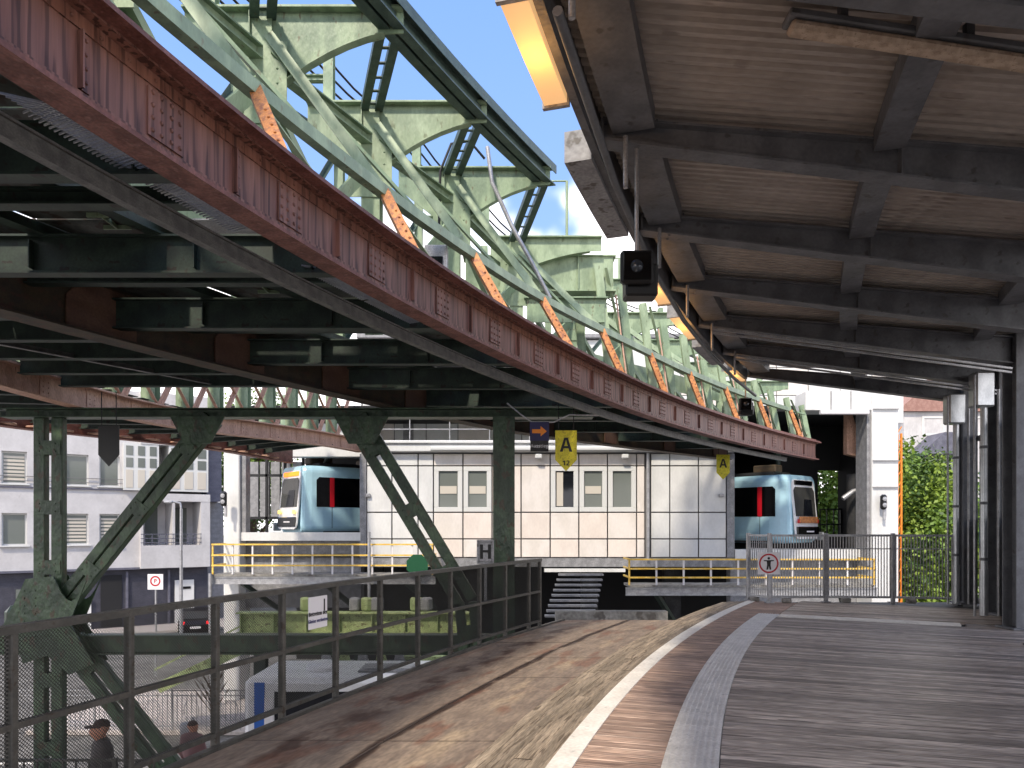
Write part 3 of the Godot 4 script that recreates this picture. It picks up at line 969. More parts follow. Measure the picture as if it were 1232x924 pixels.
	var fb := frames(off(g1, -0.92), d0, send, 0.5)
	for i in fb.size(): fb[i][1] = Vector3(1, 0, 0.25).normalized()
	mb.sweep(-0.15, -0.02, 7.40, 7.42, fb)
	mb.sweep(0.02, 0.15, 7.40, 7.42, fb)
	mb.sweep(-0.15, 0.15, 7.66, 7.685, fb)
	mb.sweep(-0.05, -0.035, 7.42, 7.66, fb)
	mb.sweep(0.035, 0.05, 7.42, 7.66, fb)
	mb.sweep(0.15, 0.165, 7.60, 7.74, fb)
	part(mb, "edge_beam", M.green_dark, T)
	# lower chord carried by struts from the girder
	var fch := func(x): return g1(x) - lerpf(0.75, 0.5, smoothstep(11.0, 16.0, x))
	mb = MB.new()
	var fcf := frames(fch, d0, 23.6, 0.5, 0.0, func(x): return lerpf(5.3, 5.3, x * 0.0))
	mb.sweep(-0.055, 0.055, -0.05, -0.036, fcf)
	mb.sweep(-0.055, -0.041, -0.036, 0.07, fcf)
	mb.sweep(0.041, 0.055, -0.036, 0.07, fcf)
	part(mb, "walkway_chord", M.green_b, T)
	for i in range(1, st.size()):
		var s: float = st[i]
		var dn := s - 0.45
		var al := s - 0.45 - lerpf(0.58, 0.05, smoothstep(5.0, 17.0, s))
		var a := V(g1(al) - 0.13, YT + 0.02, al)
		var b := V(fch.call(dn), 5.3, dn)
		mb = MB.new()
		mb.angle(a, b, 0.11, 0.014, Vector3.RIGHT)
		for q in 5: mb.rivet(a.lerp(b, 0.3 + q * 0.1) + Vector3(0.03, 0, 0.07), Vector3.BACK, 0.014)
		part(mb, "orange_strut", M.orange_brace, T)
		# flat tie from the post head to the chord, and a thin one onwards to the girder
		mb = MB.new()
		mb.beam(V(g1(s) - 2.35, arm_y(s) - 0.3, s - 0.1), b, 0.024, 0.12, Vector3.RIGHT)
		part(mb, "flat_tie", M.green, T)
		mb = MB.new()
		mb.angle(V(g1(s) - 2.3, arm_y(s) - 0.5, s - 0.1), V(fch.call(s + 0.5), 5.32, s + 0.5), 0.06, 0.01)
		part(mb, "angle_tie", M.green_b, T)
		mb = MB.new()
		mb.angle(b, V(g1(s + 0.5) - 0.4, 4.42, s + 0.5), 0.06, 0.01)
		part(mb, "angle_tie", M.green, T)
	# rear frames over the inner girder with hand lines and cables
	for i in st.size():
		var s: float = st[i]
		var x := g2(s)
		var hy := arm_y(s) + 0.4
		mb = MB.new()
		mb.ibeam(V(x, 4.53, s), V(x, hy + 0.35, s), 0.15, 0.17, 0.014, 0.012, Vector3.BACK)
		part(mb, "rear_post", M.green, T)
		mb = MB.new()
		mb.ibeam(V(x, hy, s), V(x + 1.3, hy, s), 0.09, 0.09)
		mb.ibeam(V(x + 1.3, hy - 0.38, s), V(x + 1.3, hy + 0.5, s), 0.14, 0.15, 0.014, 0.012, Vector3.BACK)
		part(mb, "rear_frame", M.green_b, T)
		if i > 0:
			var sp: float = st[i - 1]
			mb = MB.new()
			mb.angle(V(g2(sp), arm_y(sp) + 0.5, sp), V(x, hy + 0.1, s), 0.08, 0.01)
			mb.angle(V(g2(sp), 4.6, sp), V(x, hy, s), 0.08, 0.01)
			part(mb, "rear_tie", M.green_dark, T)
			mb = MB.new()
			mb.beam(V(g2(sp) + 0.05, 5.9, sp), V(x + 0.05, 5.9, s), 0.015, 0.5)
			part(mb, "rear_web_plate", M.green, T)
			for q in 3:
				mb = MB.new()
				var pts := []
				for j in 7:
					var t := j / 6.0
					pts.append(V(lerpf(g2(sp), x, t) + 1.0 + q * 0.09, lerpf(arm_y(sp), arm_y(s), t) + 0.55 + q * 0.13 - sin(PI * t) * (0.10 + q * 0.05), lerpf(sp, s, t)))
				mb.tube(pts, 0.017, 6)
				part(mb, "cable", M.cable, T)
	# pipes and a drooping conduit round the third post
	mb = MB.new()
	var s3 := 12.7
	mb.tube([V(g1(s3) - 1.9, 7.9, s3 - 0.3), V(g1(s3) - 1.82, 7.3, s3 - 0.32), V(g1(s3) - 1.5, 6.6, s3 - 0.3), V(g1(s3) - 1.15, 6.0, s3 - 0.2), V(g1(s3) - 0.85, 5.45, s3 - 0.1)], 0.035, 8)
	part(mb, "conduit", M.galv, T)
	mb = MB.new()
	mb.tube([V(g1(s3) - 2.7, 6.6, s3 - 0.3), V(g1(s3) - 2.68, 7.5, s3 - 0.3), V(g1(s3) - 2.5, 7.95, s3 - 0.3), V(g1(s3) - 2.2, 8.05, s3 - 0.2), V(g1(s3) - 1.95, 7.8, s3 - 0.1)], 0.022, 8)
	part(mb, "conduit", M.cable, T)
	for q in [[14.6, 7.2, 8.35], [16.7, 7.0, 7.6]]:
		mb = MB.new()
		mb.tube([V(g1(q[0]) - 1.5, q[1], q[0]), V(g1(q[0]) - 1.5, q[2], q[0])], 0.03, 8)
		mb.tube([V(g1(q[0]) - 1.5, q[2], q[0]), V(g1(q[0]) - 2.8, q[2], q[0])], 0.018, 8)
		part(mb, "mast", M.green, T)
	# solid box girders on the fourth to eighth cross frames
	for i in range(st.size()):
		var s: float = st[i]
		if s < 13.5 or s > 15.5: continue
		mb = MB.new()
		var x := g1(s) - 2.45
		var yt := arm_y(s)
		mb.span(x - 1.0, x + 1.9, yt - 0.95, yt - 0.3, s + 0.12, s + 0.42)
		mb.span(x - 1.05, x + 1.95, yt - 0.3, yt - 0.27, s + 0.08, s + 0.46)
		mb.span(x - 1.05, x + 1.95, yt - 0.98, yt - 0.95, s + 0.08, s + 0.46)
		for q in 3: mb.span(x - 0.6 + q * 0.9, x - 0.588 + q * 0.9, yt - 0.95, yt - 0.3, s + 0.05, s + 0.12)
		part(mb, "box_girder", M.green, T)
		mb = MB.new()
		mb.span(x + 0.2, x + 1.7, yt - 1.65, yt - 1.2, s - 0.12, s - 0.09)
		mb.span(x + 0.15, x + 1.75, yt - 1.2, yt - 1.175, s - 0.2, s)
		part(mb, "web_plate", M.green_b, T)
	# relay boxes
	var e := thing("switch_box", "dark relay box with dials mounted above the brown girder", "switch box", V(-1.05, 4.75, 9.2))
	mb = MB.new()
	mb.span(-1.15, -0.85, 4.85, 5.3, 9.8, 10.0, 0.01)
	part(mb, "housing", M.galv, e)
	mb = MB.new()
	mb.span(-1.1, -0.9, 4.9, 5.14, 9.77, 9.8, 0.008)
	part(mb, "window", M.pane_dark, e)

func build_inner_bridge() -> void:
	var T := thing("far_track_bridge", "far track bridge with pinkish brown girder and green lattice leading to the depot", "bridge", V(-9, STREET, 16))
	var mb := MB.new()
	var fy := func(d): return g3y(d)
	var fr := frames(g3, -5, 25.9, 0.4, 0.0, fy)
	mb.sweep(-0.012, 0.012, 0.025, 0.40, fr)
	mb.sweep(-0.14, 0.14, 0.0, 0.025, fr)
	mb.sweep(-0.16, 0.16, 0.40, 0.43, fr)
	part(mb, "near_girder", M.pink_girder, T)
	var d := -4.0
	var k := 0
	while d < 25:
		mb = MB.new()
		var right := Vector3(1, 0, (g3(d + 0.05) - g3(d - 0.05)) / 0.1).normalized()
		var bs := Basis(right, Vector3.UP, right.cross(Vector3.UP))
		mb.box(V(g3(d), g3y(d) + 0.21, d) + right * 0.02, Vector3(0.014, 0.3, 0.3), bs)
		for q in 6: mb.rivet(V(g3(d), g3y(d) + 0.12 + int(q / 2.0) * 0.09, d) + right * 0.028 + bs.z * (-0.07 + (q % 2) * 0.14), right, 0.016)
		part(mb, "splice_plate", M.pink_girder, T)
		d += 1.3
		k += 1
	var f4 := frames(g4, -5, 25.9, 0.4, 3.8)
	mb = MB.new()
	mb.sweep(-0.012, 0.012, 0.02, 0.55, f4)
	mb.sweep(-0.15, 0.15, 0.0, 0.02, f4)
	part(mb, "far_girder", M.rust_flange, T)
	d = -4.0
	while d < 25.0:
		mb = MB.new()
		mb.ibeam(V(g4(d), 4.08, d), V(g3(d), 4.0 + (g3y(d) - 3.8), d), 0.14, 0.24)
		part(mb, "cross_beam", M.under_green, T)
		mb = MB.new()
		var hi := d + 0.86
		mb.prism(PackedVector2Array([Vector2(g4(d) + 0.22, d), Vector2(g3(d) - 0.18, d), Vector2(g3(hi) - 0.18, hi), Vector2(g4(hi) + 0.22, hi)]), V(0, 4.36, 0), Vector3(1, 0, 0), Vector3(0, 0, -1), Vector3(0, 0.014, 0))
		part(mb, "deck_plate", M.deck_plate, T)
		d += 1.0
	# pale rail chairs along the far girder
	d = 12.0
	while d < 25.0:
		mb = MB.new()
		mb.box(V(g4(d) + 0.12, 3.86, d), Vector3(0.3, 0.05, 0.26), Basis.IDENTITY, 0.02)
		part(mb, "rail_chair", M.pink_girder, T)
		d += 0.62
	# lattice on the near girder
	d = 6.0
	while d < 24.6:
		var dn := d + 1.15
		var y := g3y(d) + 0.43
		mb = MB.new()
		mb.ibeam(V(g3(d) - 0.25, y, d), V(g3(d) - 0.25, y + 2.0, d), 0.30, 0.28, 0.014, 0.012, Vector3.BACK)
		part(mb, "post", M.green, T)
		mb = MB.new()
		mb.angle(V(g3(d) - 0.05, y, d), V(g3(dn) - 0.2, y + 1.5, dn), 0.09)
		mb.angle(V(g3(d) - 0.2, y + 1.5, d), V(g3(dn) - 0.05, y, dn), 0.09)
		part(mb, "cross_brace", M.pink_girder, T)
		mb = MB.new()
		mb.box(V(g3(d + 0.55) - 1.4, y + 0.65, d + 0.55), Vector3(0.03, 1.2, 0.5), Basis(Vector3.UP, 0.9))
		part(mb, "web_plate", M.green_b, T)
		mb = MB.new()
		mb.ibeam(V(g3(d) - 0.25, y + 2.0, d), V(g3(dn) - 0.25, y + 2.0, dn), 0.2, 0.2)
		part(mb, "top_chord", M.green, T)
		d = dn
	# plated floor joining the two bridges on the near side of the support frame
	var J := thing("joining_deck", "dark plated deck bridging the gap between the two track bridges", "deck", V(-5, 4.3, 8))
	d = -4.0
	while d < 13.7:
		mb = MB.new()
		mb.ibeam(V(g3(d) + 0.15, 4.2, d), V(g2(d) - 0.18, 4.2, d), 0.15, 0.28)
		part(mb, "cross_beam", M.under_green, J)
		var hi := minf(d + 1.05, 13.75)
		for q in 3:
			mb = MB.new()
			var a := q / 3.0
			var b := (q + 1) / 3.0
			var e0 := 0.33 if rng.randf() < 0.6 else 0.05
			var p := PackedVector2Array([Vector2(lerpf(g3(d) + e0, g2(d) - 0.17, a), d), Vector2(lerpf(g3(d) + e0, g2(d) - 0.17, b) - 0.01, d), Vector2(lerpf(g3(hi) + e0, g2(hi) - 0.17, b) - 0.01, hi), Vector2(lerpf(g3(hi) + e0, g2(hi) - 0.17, a), hi)])
			mb.prism(p, V(0, 4.36, 0), Vector3(1, 0, 0), Vector3(0, 0, -1), Vector3(0, 0.014, 0))
			part(mb, "deck_plate", M.deck_plate, J)
		d += 1.07
	mb = MB.new()
	mb.angle(V(-7.5, 4.1, 5), V(-3.4, 4.1, 12.8), 0.08)
	part(mb, "wind_brace", M.rail_grey, J)
	mb = MB.new()
	mb.angle(V(-7.6, 4.1, 9), V(-5.2, 4.1, 12.9), 0.08)
	part(mb, "wind_brace", M.rail_grey, J)

func build_support_frame() -> void:
	var D := 13.9
	var T := thing("support_frame", "dark green riveted portal frame with splayed legs carrying the bridges", "support frame", V(-4, STREET, D))
	var mb := MB.new()
	mb.ibeam(V(-9.4, 3.705, D), V(1.5, 3.705, D), 0.34, 0.17, 0.02, 0.02)
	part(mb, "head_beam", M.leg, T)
	var xl := -8.58
	var xr := -0.15
	mb = MB.new()
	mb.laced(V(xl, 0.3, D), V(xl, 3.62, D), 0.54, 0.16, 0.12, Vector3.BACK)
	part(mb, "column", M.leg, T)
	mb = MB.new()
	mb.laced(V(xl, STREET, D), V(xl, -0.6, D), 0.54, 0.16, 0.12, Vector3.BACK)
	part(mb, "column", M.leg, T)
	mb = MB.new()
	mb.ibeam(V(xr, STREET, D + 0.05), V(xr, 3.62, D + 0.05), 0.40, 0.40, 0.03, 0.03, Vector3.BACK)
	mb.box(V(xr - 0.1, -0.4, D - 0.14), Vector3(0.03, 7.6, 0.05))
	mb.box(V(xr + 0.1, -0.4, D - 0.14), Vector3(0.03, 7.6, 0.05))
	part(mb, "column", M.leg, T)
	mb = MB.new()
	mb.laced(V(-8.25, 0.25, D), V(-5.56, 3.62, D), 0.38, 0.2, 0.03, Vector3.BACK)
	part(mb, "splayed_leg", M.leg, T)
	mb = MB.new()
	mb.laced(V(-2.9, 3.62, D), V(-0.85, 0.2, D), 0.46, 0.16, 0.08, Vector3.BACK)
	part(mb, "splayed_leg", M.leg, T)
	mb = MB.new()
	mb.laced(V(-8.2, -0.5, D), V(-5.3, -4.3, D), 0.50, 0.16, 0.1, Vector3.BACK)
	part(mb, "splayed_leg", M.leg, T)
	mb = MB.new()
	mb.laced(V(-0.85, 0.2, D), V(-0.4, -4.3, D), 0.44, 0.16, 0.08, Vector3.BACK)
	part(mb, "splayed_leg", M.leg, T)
	# the curved knot where column and legs meet
	var poly := PackedVector2Array()
	for i in 9:
		var t := i / 8.0
		poly.append(Vector2(-0.72 + 0.42 * t * t, -0.15 + 0.85 * pow(t, 2.2)))
	poly.append(Vector2(0.2, 0.75))
	for i in 7:
		var t := i / 6.0
		poly.append(Vector2(0.26 + 0.55 * t, 0.62 - 0.35 * sin(PI * t) + 0.05 * t))
	poly.append(Vector2(0.5, -0.1)); poly.append(Vector2(0.95, -0.85)); poly.append(Vector2(0.5, -1.05)); poly.append(Vector2(0.1, -0.7)); poly.append(Vector2(-0.35, -0.85)); poly.append(Vector2(-0.45, -0.5))
	for s in [-1.0, 1.0]:
		mb = MB.new()
		mb.prism(poly, V(xl, -0.05, D + 0.235 * s), Vector3.RIGHT, Vector3.UP, Vector3(0, 0, 0.03))
		for q in 14: mb.rivet(V(xl - 0.32 + (q % 2) * 0.2, -0.4 + int(q / 2.0) * 0.14, D + 0.25 * s), Vector3(0, 0, -s), 0.018)
		part(mb, "knot_plate", M.leg, T)
	mb = MB.new()
	mb.box(V(xl - 0.35, -0.1, D), Vector3(0.9, 0.5, 0.40), Basis.IDENTITY, 0.12)
	part(mb, "knot_casting", M.leg, T)
	mb = MB.new()
	mb.ibeam(V(-9.6, -0.58, D + 0.05), V(-0.3, -0.58, D + 0.05), 0.30, 0.36, 0.025, 0.02)
	part(mb, "tie_beam", M.leg, T)
	for q in [[-5.75, 0.55], [-2.75, -0.55]]:
		mb = MB.new()
		mb.prism(PackedVector2Array([Vector2(-0.5, 0), Vector2(0.5, 0), Vector2(0.24, -0.5), Vector2(-0.24, -0.5)]), V(q[0], 3.62, D - 0.22), Vector3.RIGHT, Vector3.UP, Vector3(0, 0, 0.025))
		part(mb, "gusset_plate", M.leg, T)

# ---------------------------------------------------------------- canopy over the platform
const RAFT := [-1.27, 0.59, 2.35, 4.15, 6.17, 8.03, 9.9, 11.75, 13.6, 15.7]
func roof_y(o: float) -> float: return 5.04 - 0.072 * o
func col_x(d: float) -> float:
	if d > 15: return 9.38
	if d > 13: return 8.76
	return E(d) + 4.95
func build_canopy() -> void:
	var T := thing("platform_canopy", "dark grey steel platform canopy with tapered rafters and corrugated underside", "canopy", V(6, 0, 9))
	for i in RAFT.size():
		var d: float = RAFT[i]
		var x0 := E(d) + 0.06
		var x1 := col_x(d)
		var L := x1 - x0
		var yb1 := 4.77 - 0.125 * L
		var yt1 := roof_y(L) - 0.12
		var mb := MB.new()
		mb.prism(PackedVector2Array([Vector2(0, 4.76), Vector2(L, yb1), Vector2(L, yt1), Vector2(0, 4.93)]), V(x0, 0, d), Vector3.RIGHT, Vector3.UP, Vector3(0, 0, 0.016))
		mb.beam(V(x0, 4.765, d), V(x1, yb1 + 0.005, d), 0.17, 0.022)
		mb.beam(V(x0, 4.93, d), V(x1, yt1, d), 0.17, 0.02)
		mb.box(V(x0, 4.845, d), Vector3(0.02, 0.17, 0.17))
		mb.box(V(x0 + L * 0.5, (4.77 + yb1 + 4.93 + yt1) / 4, d), Vector3(0.014, 0.25, 0.15))
		for k in 4: mb.rivet(V(x0 + 0.3 + (k % 2) * 0.12, 4.765 - 0.0435 - 0.011, d - 0.05 + 0.1 * int(k / 2.0)), Vector3.DOWN, 0.016)
		part(mb, "rafter", M.canopy_steel, T)
		if d > 1:
			mb = MB.new()
			mb.ibeam(V(x1 + 0.14, -0.05, d), V(x1 + 0.14, yt1 + 0.1, d), 0.30, 0.34, 0.022, 0.016, Vector3.BACK)
			mb.box(V(x1 + 0.14, 0.02, d), Vector3(0.46, 0.03, 0.46))
			part(mb, "column", M.canopy_steel, T)
	# purlins following the curve, bay by bay
	for o in [0.34, 2.42, 4.5]:
		for i in RAFT.size() - 1:
			var mb := MB.new()
			var fr := frames(off(E, o), RAFT[i] + 0.09, RAFT[i + 1] - 0.09, 0.5)
			var y: float = roof_y(o)
			var w := 0.17 if o < 1 else 0.12
			mb.sweep(-w, w, y - 0.20, y - 0.185, fr)
			mb.sweep(-w, -w + 0.012, y - 0.185, y - 0.03, fr)
			mb.sweep(w - 0.012, w, y - 0.185, y - 0.03, fr)
			part(mb, "purlin", M.canopy_steel, T)
	# corrugated sheets
	for i in RAFT.size() - 1:
		var a: float = RAFT[i]
		var b: float = RAFT[i + 1]
		var mb := MB.new()
		var n := 19
		var pr := []
		for k in n:
			var t0 := lerpf(a, b, float(k) / n)
			var p := (b - a) / n
			pr.append([t0, 0.0]); pr.append([t0 + p * 0.42, 0.0]); pr.append([t0 + p * 0.55, 0.028]); pr.append([t0 + p * 0.87, 0.028])
		pr.append([b, 0.0])
		var s0 := -0.05
		var s1 := 6.3
		for k in pr.size() - 1:
			var p: Array = pr[k]; var q: Array = pr[k + 1]
			var A := V(E(p[0]) + s0, roof_y(s0) + p[1], p[0]); var B := V(E(p[0]) + s1, roof_y(s1) + p[1], p[0])
			var C := V(E(q[0]) + s1, roof_y(s1) + q[1], q[0]); var D := V(E(q[0]) + s0, roof_y(s0) + q[1], q[0])
			mb.out([A, B, C, D], A + Vector3.UP * 5)
		for k in 4:
			var p := lerpf(a, b, k / 4.0); var q := lerpf(a, b, (k + 1) / 4.0)
			mb.out([V(E(p) + s0, roof_y(s0) + 0.09, p), V(E(p) + s1, roof_y(s1) + 0.09, p), V(E(q) + s1, roof_y(s1) + 0.09, q), V(E(q) + s0, roof_y(s0) + 0.09, q)], Vector3(0, -9, 0))
		part(mb, "roof_sheet", M.sheet, T)
		# pale cover strip beyond each rafter
		mb = MB.new()
		mb.beam(V(E(a) + 0.52, roof_y(0.5) - 0.075, a + 0.30), V(E(a) + 2.28, roof_y(2.28) - 0.075, a + 0.30), 0.30, 0.012)
		part(mb, "cover_strip", M.canopy_light, T)
		mb = MB.new()
		mb.beam(V(E(a) + 2.56, roof_y(2.56) - 0.075, a + 0.30), V(E(a) + 4.36, roof_y(4.36) - 0.075, a + 0.30), 0.30, 0.012)
		part(mb, "cover_strip", M.canopy_light, T)
	# edge fascia and gutter
	for i in RAFT.size() - 1:
		var mb := MB.new()
		var fr := frames(off(E, 0.0), RAFT[i], RAFT[i + 1], 0.4)
		mb.sweep(-0.03, 0.03, 4.70, 5.12, fr)
		mb.sweep(-0.07, -0.03, 5.06, 5.15, fr)
		part(mb, "fascia", M.canopy_steel, T)
		mb = MB.new()
		var e0 := V(E(RAFT[i]) + 0.24, 4.76, RAFT[i] - 0.12)
		mb.tube([e0, e0 - Vector3.UP * 0.42], 0.02, 8)
		part(mb, "hanger_rod", M.galv, T)
	var mb := MB.new()
	mb.tube([V(E(4.0) + 0.2, 4.36, 4.0), V(E(6.0) + 0.2, 4.36, 6.0), V(E(8) + 0.2, 4.36, 8), V(E(10) + 0.2, 4.36, 10), V(E(12) + 0.2, 4.36, 12), V(E(14) + 0.2, 4.36, 14), V(E(15.7) + 0.2, 4.36, 15.7)], 0.03, 8)
	part(mb, "cable_rail", M.canopy_steel, T)
	# cable trays along two rafters
	for d in [11.62, 13.45]:
		mb = MB.new()
		mb.beam(V(E(d) + 0.3, 4.68, d), V(col_x(d), 4.68 - 0.125 * (col_x(d) - E(d)), d), 0.05, 0.03)
		mb.beam(V(E(d) + 0.3, 4.62, d), V(col_x(d), 4.62 - 0.125 * (col_x(d) - E(d)), d), 0.03, 0.03)
		part(mb, "cable_conduit", M.galv, T)
	# edge lamps: boxes hung outside the fascia
	var spots := [[2.7, 3.85, true], [4.35, 5.5, true], [6.25, 7.9, false], [9.2, 10.4, true], [10.95, 12.3, true], [12.7, 14.1, false], [14.7, 15.9, true]]
	var lab := ["warm lit lamp box on the canopy edge, out of frame overhead", "warm lit lamp box at the top edge, nearest the blue sky", "unlit grey lamp housing on the canopy edge between two rafters", "warm lit lamp box behind the hanging black monitor", "warm lit lamp box below the fourth rafter, second past the monitor", "unlit grey lamp housing beyond the lit lamps, far along the canopy edge", "small warm lit lamp box at the far end of canopy edge"]
	for i in spots.size():
		var q: Array = spots[i]
		var L := thing("edge_lamp", lab[i], "lamp", V(E((q[0] + q[1]) / 2) - 0.14, 4.66, (q[0] + q[1]) / 2), "lamp boxes along the canopy edge")
		var fr := frames(off(E, -0.14), q[0], q[1], 0.3)
		mb = MB.new()
		if q[2]: mb.sweep(-0.10, 0.10, 4.80, 4.92, fr)
		else: mb.sweep(-0.13, 0.10, 4.66, 4.92, fr)
		part(mb, "housing", M.canopy_light, L)
		if q[2]:
			mb = MB.new()
			mb.sweep(-0.085, 0.085, 4.69, 4.80, frames(off(E, -0.14), q[0] + 0.03, q[1] - 0.03, 0.3))
			part(mb, "diffuser", M.warm_lamp, L)
			for e in [q[0], q[1] - 0.035]:
				mb = MB.new()
				mb.sweep(-0.10, 0.10, 4.67, 4.80, frames(off(E, -0.14), e, e + 0.035, 0.1))
				part(mb, "end_cap", M.canopy_light, L)
			var l := OmniLight3D.new()
			l.name = "lamp_light"
			l.light_color = Color(1.0, 0.72, 0.4)
			l.light_energy = 0.06
			l.light_size = 0.15
			l.omni_range = 12.0
			l.omni_attenuation = 2.0
			l.shadow_enabled = true
			L.add_child(l)
			l.position = Vector3(0, -0.12, 0)
	# tube fitting under the canopy, near the camera
	var fx := thing("tube_light", "long unlit fluorescent tube fitting under the canopy near the camera", "lamp", V(2.6, 4.55, 4.62))
	mb = MB.new()
	mb.beam(V(1.74, 4.83, 4.75), V(3.9, 4.505, 4.75), 0.16, 0.05, Vector3.UP, 0.01)
	part(mb, "housing", M.canopy_steel, fx)
	mb = MB.new()
	mb.beam(V(1.76, 4.772, 4.75), V(3.88, 4.447, 4.75), 0.13, 0.06, Vector3.UP, 0.02)
	part(mb, "diffuser", pm(Color(0.62, 0.54, 0.46), Color(0.74, 0.66, 0.58), 0.35, Vector3(3, 3, 3), 90, {"stain": Color(0.52, 0.44, 0.37), "amount": 0.25, "grain": 0.05}), fx)
	for x in [2.1, 2.9]:
		mb = MB.new()
		mb.box(V(x, 4.90 - (x - 1.74) * 0.15, 4.75), Vector3(0.05, 0.14, 0.05))
		part(mb, "bracket", M.canopy_steel, fx)
	# hanging monitors for the drivers
	monitor(6.17, 766, 302, 342, 0.27, "square black platform monitor hanging from the nearest full rafter")
	monitor(15.7, 897, 479, 494, 0.27, "small black platform monitor hanging at far end of canopy")

func monitor(d: float, u: float, v0: float, v1: float, s: float, label: String) -> void:
	var c := at(u, (v0 + v1) / 2, d)
	var T := thing("platform_monitor", label, "monitor", c, "black monitors hanging from the canopy")
	var mb := MB.new()
	mb.box(c, Vector3(s, s, 0.08), Basis.IDENTITY, 0.02)
	part(mb, "casing", M.black, T)
	mb = MB.new()
	mb.box(c + Vector3(0, 0, 0.042), Vector3(s * 0.84, s * 0.84, 0.006), Basis.IDENTITY, 0.002)
	part(mb, "screen", M.black_gloss, T)
	mb = MB.new()
	var prof := []
	for i in 7: prof.append(Vector2(0.052 * cos(i / 6.0 * PI / 2), 0.035 * sin(i / 6.0 * PI / 2)))
	mb.lathe(c + Vector3(-0.005, 0.0, 0.046), prof, 20, Vector3.BACK)
	part(mb, "lens", flat(Color(0.22, 0.24, 0.27), 0.06, 0.3), T)
	mb = MB.new()
	mb.box(c + Vector3(0.055, -0.075, -0.16), Vector3(s, s, 0.2), Basis.IDENTITY, 0.015)
	part(mb, "rear_casing", M.black, T)
	mb = MB.new()
	mb.tube([c + Vector3(0, s / 2, 0), Vector3(c.x, 4.74, c.z)], 0.017, 8)
	part(mb, "rod", M.galv, T)

# ---------------------------------------------------------------- side wall, downpipes
func build_side_wall() -> void:
	var T := thing("side_screen", "smoked glass and steel screen wall along the right of the platform", "screen wall", V(9.6, 0, 12))
	var d := 0.0
	var pts := []
	for i in RAFT.size():
		if RAFT[i] > 11: pts.append(V(col_x(RAFT[i]) + 0.42, 0, RAFT[i]))
	for i in pts.size() - 1:
		var n := 3
		for k in n:
			var a: Vector3 = pts[i].lerp(pts[i + 1], (k + 0.05) / n)
			var b: Vector3 = pts[i].lerp(pts[i + 1], (k + 0.95) / n)
			var mb := MB.new()
			mb.beam(a + Vector3(0, 1.75, 0), b + Vector3(0, 1.75, 0), 0.02, 3.3)
			mb = MB.new()
			mb.beam(a + Vector3(0, 0.95, 0), b + Vector3(0, 0.95, 0), 0.02, 1.7)
			part(mb, "solid_panel", M.smoked, T)
			mb = MB.new()
			mb.beam(a + Vector3(0, 2.62, 0), b + Vector3(0, 2.62, 0), 0.012, 1.6)
			part(mb, "glass_panel", M.tinted, T)
			mb = MB.new()
			var c: Vector3 = pts[i].lerp(pts[i + 1], float(k) / n)
			mb.beam(c + Vector3(0, 0, 0), c + Vector3(0, 4.0, 0), 0.07, 0.09)
			part(mb, "mullion", M.canopy_steel, T)
		for y in [0.06, 3.45]:
			var mb2 := MB.new()
			mb2.beam(pts[i] + Vector3(-0.02, y, 0), pts[i + 1] + Vector3(-0.02, y, 0), 0.09, 0.1)
			part(mb2, "transom", M.canopy_steel, T)
	# downpipes with hoppers beside the last columns
	var k := 0
	for q in [[9.10, 15.4, 4.02, 0.34], [8.38, 13.35, 4.04, 0.34], [9.3, 14.5, 4.1, 0.30], [8.22, 12.0, 4.15, 0.34]]:
		var lab: String = ["rainwater downpipe with silver hopper at the farthest canopy column", "rainwater downpipe with silver hopper at the second farthest column", "rainwater downpipe with silver hopper between the two far columns", "rainwater downpipe with hopper at the right edge of the picture"][k]
		var P := thing("downpipe", lab, "downpipe", V(q[0], 0, q[1]), "rainwater downpipes on the right")
		var mb := MB.new()
		var c := V(q[0], q[2], q[1])
		var w: float = q[3]
		mb.box(c, Vector3(w, 0.62, 0.26), Basis.IDENTITY, 0.03)
		part(mb, "hopper", M.silver, P)
		mb = MB.new()
		mb.tube([c + Vector3(0.04, -0.3, 0), c + Vector3(0.04, -3.2, 0)], 0.055, 12)
		mb.tube([c + Vector3(0.04, -3.2, 0), V(q[0] + 0.04, 0.02, q[1])], 0.07, 12)
		part(mb, "pipe", M.silver, P)
		for y in [3.0, 2.0, 1.0]:
			mb = MB.new()
			mb.tube([V(q[0] + 0.04, y, q[1]), V(q[0] + 0.04, y + 0.05, q[1])], 0.068, 12)
			part(mb, "clip", M.canopy_steel, P)
		mb = MB.new()
		mb.tube([c + Vector3(-w * 0.55, 0.25, 0.1), V(q[0] - w * 0.55, 0.02, q[1] - 0.1)], 0.02, 8)
		mb.tube([c + Vector3(w * 0.7, 0.0, 0.1), V(q[0] + w * 0.7, 0.02, q[1] - 0.1)], 0.024, 8)
		part(mb, "conduit", M.galv, P)
		k += 1

